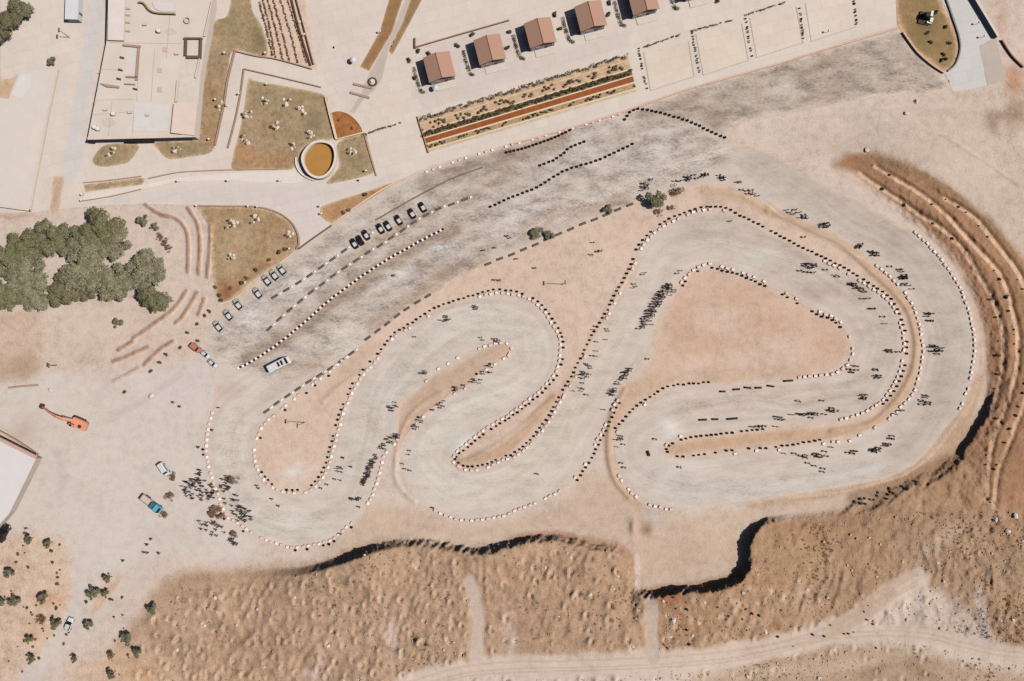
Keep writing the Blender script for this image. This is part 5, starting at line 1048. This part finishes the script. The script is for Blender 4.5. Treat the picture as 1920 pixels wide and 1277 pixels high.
cb = link(bpy.data.objects.new('cab', MB().box((.6, 1.0, 2.3), (1.7, 1.0, 1.9), 0, .88).mesh('cab', P_OR, bevel=.08)), t); MB().box((.6, 1.0, 2.6), (1.6, 1.04, .8), 0, .9).build('window', M_GLASS, cb); MB().box((.6, 1.0, 3.27), (.9, .6, .04)).build('roof_window', M_GLASS, cb)
MB().tube([(.9, -.2, 1.9), (3.2, -.2, 4.2), (5.0, -.2, 4.5), (8.2, -.2, 3.4)], [.42, .5, .45, .28], 4).build('boom', P_OR, t); MB().tube([(7.4, -.2, 3.9), (9.6, -.2, 2.6), (12.4, -.2, 1.3)], [.3, .32, .2], 4).build('stick', P_OR, t)
for y in (-.7, .3): MB().tube([(1.2, y, 2.0), (3.6, y, 3.7)], .12, 8).build('hydraulic_ram', M_STEEL, t)
bk = MB(); bk.add([(12.0, -.9, 1.5), (12.0, .5, 1.5), (13.4, .5, 1.1), (13.4, -.9, 1.1), (12.2, -.9, .3), (12.2, .5, .3), (13.2, .5, .1), (13.2, -.9, .1)], [(0, 1, 5, 4), (4, 5, 6, 7), (0, 4, 7, 3), (1, 2, 6, 5), (0, 3, 2, 1)]); bk.build('bucket', mat('bucket_steel', (92,62,50), .6), t)

# ------------------------------------------------------------------ barrier blocks and tyre stacks along the track
def block_mesh(m):
    mb = MB(); pr = [(-.46, 0), (.46, 0), (.46, .12), (.34, .3), (.28, .38), (-.28, .38), (-.34, .3), (-.46, .12)]; n = len(pr)
    v = [(x, y, z) for x in (-.43, .43) for y, z in pr]
    mb.add(v, [tuple(range(n))[::-1], tuple(range(n, 2 * n))] + [(i, (i + 1) % n, (i + 1) % n + n, i + n) for i in range(n)])
    mb.box((0, 0, .4), (.5, .24, .05)); return mb.mesh('barrier_block', m, bevel=.0)
BLK = [block_mesh(mat('white_barrier', (250,234,226), .6, .06)), block_mesh(mat('pink_barrier', (240,200,188), .6, .08))]
DBLK = block_mesh(mat('dark_barrier', (104,92,84), .8, .1))
mb = MB()
for k in range(3): mb.lathe([(.22, k * .2), (.42, k * .2), (.47, k * .2 + .05), (.47, k * .2 + .14), (.42, k * .2 + .19), (.22, k * .2 + .19), (.22, k * .2)], 14)
TYRE = mb.mesh('tyre_stack', M_BLACK)
OVER = {}
COUNT = {}
def put(me, name, x, y, rz, label, cat, group, up=.05, s=1., cap=300):
    if COUNT.get(name, 0) >= cap:
        v = np.empty(len(me.vertices) * 3, np.float32); me.vertices.foreach_get('co', v); v = v.reshape(-1, 3) * s
        c, n = math.cos(rz), math.sin(rz); p = W(x, y, up)
        OVER.setdefault((name, me.name), []).append(np.stack([v[:, 0] * c - v[:, 1] * n + p.x, v[:, 0] * n + v[:, 1] * c + p.y, v[:, 2] + p.z], 1)); return None
    COUNT[name] = COUNT.get(name, 0) + 1
    o = link(bpy.data.objects.new(name, me)); o.location = W(x, y, up); o.rotation_euler.z = rz; o.scale = (s, s, s)
    if name == 'person': o.scale = (s * 1.28, s * 1.28, s * .92)
    return tag(o, label, cat, group)
def sub(line, a, b):
    i = int(np.argmin(((line - a) ** 2).sum(1))); j = int(np.argmin(((line - b) ** 2).sum(1)))
    if j < i: j += len(line)
    return np.take(line, np.arange(i, j + 1), 0, mode='wrap')
def row(line, what, off, pitch, where, keep=1., start=0., jit=.9, alt=2):
    """off > 0 towards the track"""
    P, T = even(np.asarray(line, float), pitch, start); r = random.Random(int(P[0][0] * 7 + P[0][1]))
    for k, ((x, y), (dx, dy)) in enumerate(zip(P, T)):
        if r.random() > keep * .95: continue
        d = math.hypot(dx, dy) + 1e-6; nx, ny = -dy / d, dx / d
        t = np.array([x + nx * 8, x - nx * 8]); u = np.array([y + ny * 8, y - ny * 8]); on = inside(t, u, OUTC) & ~inside(t, u, INNC)
        sg = 1 if on[0] else -1
        px, py = x + nx * sg * off + r.uniform(-jit, jit), y + ny * sg * off + r.uniform(-jit, jit)
        if what == 'w': put(BLK[0 if k % alt else 1], 'barrier_block', px, py, yaw(dx, dy) + r.uniform(-.3, .3), 'white barrier block ' + where, 'barrier', 'barrier blocks ' + where, s=r.uniform(1.15, 1.35))
        else: put(TYRE, 'tyre_stack', px, py, r.uniform(0, 6), 'black tyre stack ' + where, 'tyre stack', 'tyre stacks ' + where, s=r.uniform(.78, 1.0))
A = np.array
ROWS = [  # side, from, to, blocks, tyres, where
 (0,(1712,436),(1797,765),1,0,'on the outer right hand bend below the hillside terraces'),
 (0,(1160,880),(1260,957),1,0,'round the bottom left of the right hand hairpin'),
 (0,(1050,920),(815,957),1,0,'along the bottom of the middle loop'),
 (0,(660,980),(384,835),1,.35,'round the bottom of the left hand bend'),
 (0,(384,835),(400,770),1,0,'on the far left side of the left hand bend'),
 (0,(747,825),(686,950),1,0,'down the left edge of the middle earth tongue'),
 (1,(1642,501),(1656,789),1,0,'on the outer side of the right hand earth strip'),
 (1,(1656,789),(1553,827),.55,0,'at the lower end of the right hand earth strip'),
 (1,(1577,789),(1648,758),1,0,'at the inner lower end of the right hand earth strip'),
 (1,(1650,757),(1697,655),1,.95,'inside the right hand bend, lower half'),
 (1,(1697,655),(1610,522),1,.95,'inside the right hand bend, upper half'),
 (1,(1610,522),(1440,435),.4,1,'along the upper right diagonal of the inner lane'),
 (1,(1433,429),(1330,391),.4,1,'over the top of the inner right lane'),
 (1,(1330,391),(1192,484),1,.95,'round the upper left bend of the inner right lane'),
 (1,(1192,484),(1053,744),.25,1,'down the long diagonal in the middle'),
 (1,(1053,744),(861,873),1,1,'along the lower side of the thin earth finger'),
 (1,(861,873),(987,756),1,1,'round the tip of the thin earth finger and along its top'),
 (1,(987,756),(1050,630),1,.95,'inside the right side of the middle loop'),
 (1,(1050,630),(930,547),1,.95,'over the top right of the middle loop'),
 (1,(930,547),(727,646),.5,1,'over the top of the left loop'),
 (1,(727,646),(627,825),1,.7,'down the right side of the teardrop infield'),
 (1,(627,825),(484,874),1,.75,'round the bottom of the teardrop infield'),
 (1,(484,874),(667,662),.9,.25,'up the left side of the teardrop infield'),
 (0,(1497,705),(1595,648),1,0,'round the right tip of the central red infield'),
 (0,(1589,632),(1465,547),.4,.5,'along the upper right edge of the central red infield'),
 (0,(1440,535),(1330,497),.7,1,'over the top of the central red infield'),
 (0,(1330,497),(1277,535),1,.4,'at the upper left corner of the central red infield'),
 (0,(1345,718),(1158,806),.15,1,'round the upper left of the right hand hairpin'),
 (0,(1160,751),(1079,898),.3,1,'along the right side of the middle diagonal'),
 (0,(956,655),(892,658),1,0,'at the tip of the middle earth tongue'),
 (0,(870,724),(768,742),.4,0,'along the top of the middle earth tongue'),
 (0,(770,803),(956,662),.15,.3,'along the lower side of the middle earth tongue'),
 (1,(1553,827),(1252,853),.15,.85,'under the long right hand earth finger'),
 (1,(1252,853),(1438,801),.1,1,'round the tip and top of the long right hand earth finger'),
]
for sd, a, b, bw, bt, where in ROWS:
    l = (OUTC, INNC)[sd]; ln = sub(l, A(a), A(b))
    if len(ln) > len(l) * .6: ln = sub(l, A(b), A(a))
    if bw: row(ln, 'w', 2.6, 10.4, where, bw)
    if bt: row(ln, 't', -3.4, 9.6 if bt == 1 else 10.4, where, min(1, bt), 4.)
# paddock lines
def line_of(pts, what, pitch, where, **k):
    P, T = even(curve(pts, 4), pitch)
    for i, ((x, y), (dx, dy)) in enumerate(zip(P, T)):
        x += random.uniform(-.6, .6); y += random.uniform(-.6, .6)
        if what == 'ladder':
            put(BLK[0], 'barrier_block', x, y, yaw(dx, dy) + R(90), 'white barrier block in the row ' + where, 'barrier', 'barrier blocks ' + where)
            d = math.hypot(dx, dy); put(TYRE, 'tyre_stack', x + dx / d * pitch / 2 + 1, y + dy / d * pitch / 2, 0, 'black tyre stack ' + where, 'tyre stack', 'tyre stacks ' + where, s=.85)
        elif what == 'dash':
            d = math.hypot(dx, dy); a = yaw(dx, dy)
            for e in (-4.2, 0., 4.2): put(DBLK, 'dark_barrier_block', x + dx / d * e, y + dy / d * e, a, 'dark dashed barrier block ' + where, 'barrier', 'dark barrier blocks ' + where)
            for e in ((12.,) if 'edge' not in where else ()): put(BLK[0], 'barrier_block', x + dx / d * e, y + dy / d * e, a, 'white dashed barrier block ' + where, 'barrier', 'barrier blocks ' + where)
        else: put(TYRE, 'tyre_stack', x, y, 0, 'black tyre stack ' + where, 'tyre stack', 'tyre stacks ' + where)
for k in list(COUNT): pass
line_of([(446,690),(478,674),(530,638),(580,596),(630,553),(705,500),(770,462),(833,428)], 'ladder', 9.6, 'through the middle of the paddock')
line_of([(920,388),(960,370),(1010,350),(1060,320),(1123,300),(1192,267)], 'tyre', 9.4, 'in the upper right part of the paddock')
line_of([(1013,310),(1043,298),(1073,275),(1103,264)], 'tyre', 8.6, 'short, above the upper right paddock row')
line_of([(1171,225),(1187,207),(1210,206),(1250,215),(1298,230),(1335,248),(1366,261)], 'tyre', 8.6, 'closing the gravel lot from the track')
line_of([(950,286),(985,277),(1030,262),(1075,242)], 'tyre', 7.4, 'below the long striped terrace bed')
line_of([(505,616),(568,560),(635,510),(690,474),(740,442),(800,402),(880,371)], 'dash', 26., 'below the parked black cars')
line_of([(515,556),(560,530),(610,495),(660,460),(692,440)], 'dash', 26., 'from the silver cars up to the black cars')
line_of([(690,634),(720,612),(760,581),(815,548)], 'dash', 23., 'on the lower edge of the paddock, left part')
line_of([(915,494),(958,478),(1005,458),(1060,434),(1092,420),(1148,398),(1185,383)], 'dash', 24., 'on the lower edge of the paddock, right part')
line_of([(500,770),(560,728),(620,690),(665,658)], 'dash', 24., 'above the teardrop infield')
P, T = even(curve([(800,322),(890,291),(960,272),(1075,240),(1170,212)], 4), 13.)
for k, ((x, y), (dx, dy)) in enumerate(zip(P, T)):
    if k % 4 != 3: put(BLK[k % 2], 'barrier_block', x, y, yaw(dx, dy), 'barrier block along the upper edge of the paddock', 'barrier', 'barrier blocks along the upper edge of the paddock', s=1.1)
for (n, mn), vs in OVER.items():
    me0 = bpy.data.meshes[mn]; f = []; k = 0; out = []
    pol = [tuple(p.vertices) for p in me0.polygons]; nv = len(me0.vertices)
    for v in vs: out.append(v); f += [tuple(i + k for i in p) for p in pol]; k += nv
    me = bpy.data.meshes.new(n + 's'); me.from_pydata(np.vstack(out).tolist(), [], f)
    for m_ in me0.materials: me.materials.append(m_)
    o = structure('more_' + n + 's', me, 'stuff'); o['label'] = 'remaining ' + n.replace('_', ' ') + 's along the inner rows of the track'; o['category'] = n.replace('_', ' ') + 's'
OVER.clear()
# dark bars lying on the inner right lane
for x, y, l, rz in [(1355,734,2.0,0),(1381,730,2.6,4),(1402,727,2.6,-6),(1422,727,2.4,2),(1445,724,2.6,-8),(1478,714,3.6,4),(1318,787,3.0,3),(1341,786,2.4,0),(1373,785,4.2,5),(1216,850,2.2,-70)]:
    o = MB().box((0, 0, .4), (l, .75, .8), 0, .85).build('straw_bale', mat('dark_bale', (58,48,42), .9, .2, 3)); o.location = W(x, y, .05); o.rotation_euler.z = R(rz); tag(o, 'dark bale lying in the broken rows on the right hand inner lane', 'bale', 'dark bales on the inner lane')

# ------------------------------------------------------------------ people
SKIN = mat('skin', (176,132,106), .6); HAIR = mat('dark_hair', (34,28,26), .7); SHOE = mat('dark_shoes', (40,36,34), .8)
TROUS = [mat('navy_trousers', (44,46,56), .9), mat('black_trousers', (34,32,32), .9), mat('brown_trousers', (74,62,54), .9)]
SHIRT = [mat('black_shirt', (30,26,26), .9), mat('charcoal_shirt', (56,52,52), .9), mat('dark_brown_shirt', (70,52,42), .9), mat('navy_shirt', (46,50,66), .9)]
def person_mesh(k, stride, arm, bend):
    """one continuous skinned body: pelvis root, legs, spine, arms with hands, head"""
    J = {}; E = []
    def j(n, p, r, par=None): J[n] = (Vector(p), r); E.append((par, n)) if par else None
    j('pelvis', (0, 0, .95), .15); j('waist', (0, 0, 1.1), .135, 'pelvis'); j('chest', (.0, 0, 1.32), .16, 'waist'); j('neck', (.01, 0, 1.5), .06, 'chest'); j('jaw', (.035, 0, 1.57), .075, 'neck'); j('head', (.02, 0, 1.68), .1, 'jaw'); j('top', (.0, 0, 1.76), .07, 'head')
    for s, n in ((1, 'l'), (-1, 'r')):
        st = stride * s
        j('hip' + n, (0, .1 * s, .88), .1, 'pelvis'); j('knee' + n, (.06 + st * .5, .11 * s, .5), .065, 'hip' + n); j('ankle' + n, (st, .12 * s, .09), .045, 'knee' + n); j('toe' + n, (st + .17, .14 * s, .04), .04, 'ankle' + n)
        j('shoulder' + n, (0, .19 * s, 1.42), .065, 'chest'); a = arm[0 if s > 0 else 1]
        j('elbow' + n, (a * .18 - .03, (.27) * s, 1.16), .048, 'shoulder' + n); j('wrist' + n, (a * .42 + .04, (.26 - abs(a) * .1) * s, .94 + abs(a) * .28), .034, 'elbow' + n); j('hand' + n, (a * .5 + .06, (.25 - abs(a) * .12) * s, .86 + abs(a) * .32), .036, 'wrist' + n)
    names = list(J); ix = {n: i for i, n in enumerate(names)}
    me = bpy.data.meshes.new('p'); me.from_pydata([J[n][0] for n in names], [(ix[a], ix[b]) for a, b in E], [])
    o = link(bpy.data.objects.new('p', me)); sk = o.modifiers.new('s', 'SKIN'); sk.use_smooth_shade = True; sb = o.modifiers.new('u', 'SUBSURF'); sb.levels = 1; sb.render_levels = 1
    for i, n in enumerate(names):
        v = me.skin_vertices[0].data[i]; v.radius = (J[n][1], J[n][1] * (1.25 if n in ('chest', 'pelvis', 'waist') else 1)); v.use_root = n == 'pelvis'
    bpy.context.view_layer.update(); dg = bpy.context.evaluated_depsgraph_get(); em = bpy.data.meshes.new_from_object(o.evaluated_get(dg)); em.name = 'person'
    bpy.data.objects.remove(o); em.materials.clear()
    for m_ in (SHOE, TROUS[k % 3], SHIRT[k % 4], SKIN, HAIR): em.materials.append(m_)
    for p in em.polygons:
        x, y, z = p.center; hand = abs(y) > .14 and z < .98 + .3 and (abs(x) > .3 or (abs(y) > .2 and z < .93))
        p.material_index = 4 if z > 1.7 or (z > 1.58 and x < .0) else 3 if z > 1.49 or (hand and z > .8) else 0 if z < .1 else 2 if z > .93 or abs(y) > .2 else 1
        p.use_smooth = True
    return em
PEOPLE = [person_mesh(0, .0, (0, 0), 0), person_mesh(1, .18, (.4, -.4), 0), person_mesh(2, .02, (.9, .1), 0), person_mesh(3, -.14, (-.3, .3), 0), person_mesh(5, .04, (.6, .7), 0)]
CLOTH = ['in black', 'walking in charcoal', 'in dark brown', 'walking in navy', 'in black']
pr = random.Random(21)
def people(where, pts, group=None):
    for x, y in pts:
        k = pr.randrange(5); put(PEOPLE[k], 'person', x, y, pr.uniform(0, 6.28), 'person ' + CLOTH[k] + ' ' + where, 'person', 'people ' + where, s=pr.uniform(1.15, 1.28), cap=300)
def blob(n, x, y, rx, ry, ang=0.):
    out = []; a = math.radians(ang)
    while len(out) < n:
        u, v = pr.uniform(-1, 1), pr.uniform(-1, 1)
        if u * u + v * v < 1: p = (x + u * rx * math.cos(a) - v * ry * math.sin(a), y + u * rx * math.sin(a) + v * ry * math.cos(a))
        else: continue
        if all((p[0] - q[0]) ** 2 + (p[1] - q[1]) ** 2 > 5 for q in out[-30:]) or pr.random() < .1: out.append(p)
    return out
people('scattered on the upper infield', [(908,470),(930,465),(928,525),(938,526),(970,486),(1004,503),(1110,478),(1113,455),(1122,472),(1127,471),(952,443),(957,447)])
people('alone or in twos on the far left yard', [(327,754),(340,762),(412,764),(400,806),(375,838),(52,990),(50,999),(56,1001),(286,1010),(278,1020),(300,1036),(272,1034),(279,1036),(233,1050)])
people('alone on the open track', [(1008,888),(1229,823),(1275,876),(1166,868),(1171,876),(1215,673),(645,858),(813,952),(660,875),(1369,415),(1507,445),(740,517)])
people('in the knot on the upper right lane by the hillside', blob(4,1485,396,14,6,25)+blob(6,1503,405,12,5,40)+blob(8,1546,424,8,7))
people('in the two knots in the middle of the upper right lane', blob(5,1612,462,7,4)+blob(8,1638,476,10,4,20))
people('strung along the upper right lane towards the bend', [(1668,500)]+blob(3,1685,508,6,3)+blob(7,1694,521,5,8)+blob(3,1700,535,8,3)+[(1710,542)])
people('in the knot on the inner right lane by the barrier', blob(12,1516,499,14,6)+[(1500,508),(1511,510),(1518,511),(1525,511),(1548,506),(1565,516),(1570,519)])
people('in the file on the inner right lane under the barrier', blob(12,1606,538,22,4,30)+[(1617,560),(1628,560),(1632,579),(1637,579),(1655,594),(1658,607)])
people('in the small knots on the outer right bend', blob(5,1741,590,8,4)+[(1741,601),(1745,602)]+blob(12,1755,655,13,9,20)+blob(9,1733,751,9,11,-20)+[(1677,776),(1686,770),(1691,769)])
people('in the knots near the bottom of the right lane', blob(5,1597,847,8,4,-20)+blob(9,1642,842,10,5,-25)+blob(4,1660,834,10,2,-10)+blob(3,1671,820,4,6))
people('in the scattered group above the cliff edge', [(1470,850),(1490,850)]+blob(4,1508,855,7,4)+blob(6,1533,853,7,6)+[(1546,846),(1549,855),(1558,838),(1515,868),(1527,873),(1543,878),(1542,884)])
people('in the small knots inside the right hand bend', blob(7,1601,692,14,6,-30)+blob(4,1667,657,7,4)+[(1641,692),(1642,694)]+blob(4,1646,706,6,4)+blob(6,1618,742,8,6,-30)+[(1684,660)])
people('in the long file on the inner right lane', blob(14,1510,776,36,3)+blob(6,1558,768,14,5,20)+[(1521,783),(1541,751),(1497,752)]+blob(6,1462,783,8,6)+blob(6,1430,800,26,2))
people('in the loose line by the dark bushy tree', blob(9,1208,348,8,12,10)+blob(16,1295,334,38,4,-12)+blob(6,1353,332,10,6,30)+[(1222,337),(1383,342),(1387,343)]+blob(7,1408,362,22,5,20))
people('in the knot inside the top of the left loop', blob(8,836,598,14,5,-25)+blob(6,890,577,6,5)+blob(7,920,637,24,4,5)+[(780,632),(792,700)]+blob(5,800,698,8,4))
people('strung round the lower side of the middle earth tongue', blob(8,915,695,12,9,-40)+blob(7,895,715,12,6)+blob(8,860,728,16,6,-30)+blob(8,825,762,16,6,-40)+blob(8,785,795,14,6,-60)+[(770,845),(768,852),(757,869),(762,879),(771,882)])
people('in the knots on the lane right of the teardrop infield', blob(10,738,764,14,8,-40)+blob(6,638,880,6,8)+[(616,908),(630,898),(640,900),(605,915)])
people('in the knot at the lower end of that lane', blob(7,668,934,10,6)+[(675,950),(640,1000),(512,935),(525,948),(484,910),(487,915)])
people('loosely spread at the start of the middle diagonal', [(1119,612),(1114,618),(1139,617),(1141,621),(1137,637),(1120,641),(1206,515),(1210,512),(1190,533),(1188,540),(1193,537)])
people('in the spread out group on the middle diagonal', [(1119,658),(1112,667),(1118,668)]+blob(4,1105,687,7,3,50)+blob(10,1096,703,8,8)+[(1107,702),(1094,718)]+blob(5,1085,732,10,4,-20)+[(1101,740)])
people('by the upper left of the right hand hairpin', blob(7,1163,824,7,8)+[(1170,833),(1158,838)])
people('in the black crowd at the lower left of the central red infield', blob(22,1171,705,5,22,38)+blob(12,1150,735,7,10)+[(1133,768)])
people('in the long dense crowd left of the central red infield', blob(84,1228,575,8,54,33)+blob(8,1260,545,6,10)+[(1223,609),(1228,584),(1220,602),(1277,508),(1271,513)])
people('in the dense file beside the middle earth tongue', blob(44,695,880,4.5,34,25)+blob(12,725,832,16,8,-40)+blob(10,742,818,12,5))
people('in the crowd outside the left hand bend', blob(60,375,918,36,22,10)+blob(10,375,892,5,14))
people('in the crowd inside the left hand bend', blob(26,440,945,14,34,-25)+blob(18,465,965,12,14)+blob(14,425,905,10,14)+blob(16,400,990,30,12,20)+blob(8,440,1015,10,6,30))
if OVER:
    out = []; f = []; k = 0; mi = []
    for (n, mn), vs in OVER.items():
        me0 = bpy.data.meshes[mn]; pol = [tuple(p.vertices) for p in me0.polygons]; ml = [p.material_index for p in me0.polygons]; base_i = list(OVER).index((n, mn)) * 5
        for v in vs: out.append(v); f += [tuple(i + k for i in p) for p in pol]; mi += [base_i + q for q in ml]; k += len(v)
    me = bpy.data.meshes.new('crowd'); me.from_pydata(np.vstack(out).tolist(), [], f)
    for (n, mn) in OVER:
        for m_ in bpy.data.meshes[mn].materials: me.materials.append(m_)
    me.polygons.foreach_set('material_index', mi); me.polygons.foreach_set('use_smooth', [True] * len(mi))
    o = structure('crowd', me, 'stuff'); o['label'] = 'rest of the dense dark crowd at the left hand bend'; o['category'] = 'crowd'
print('COUNTS', COUNT)
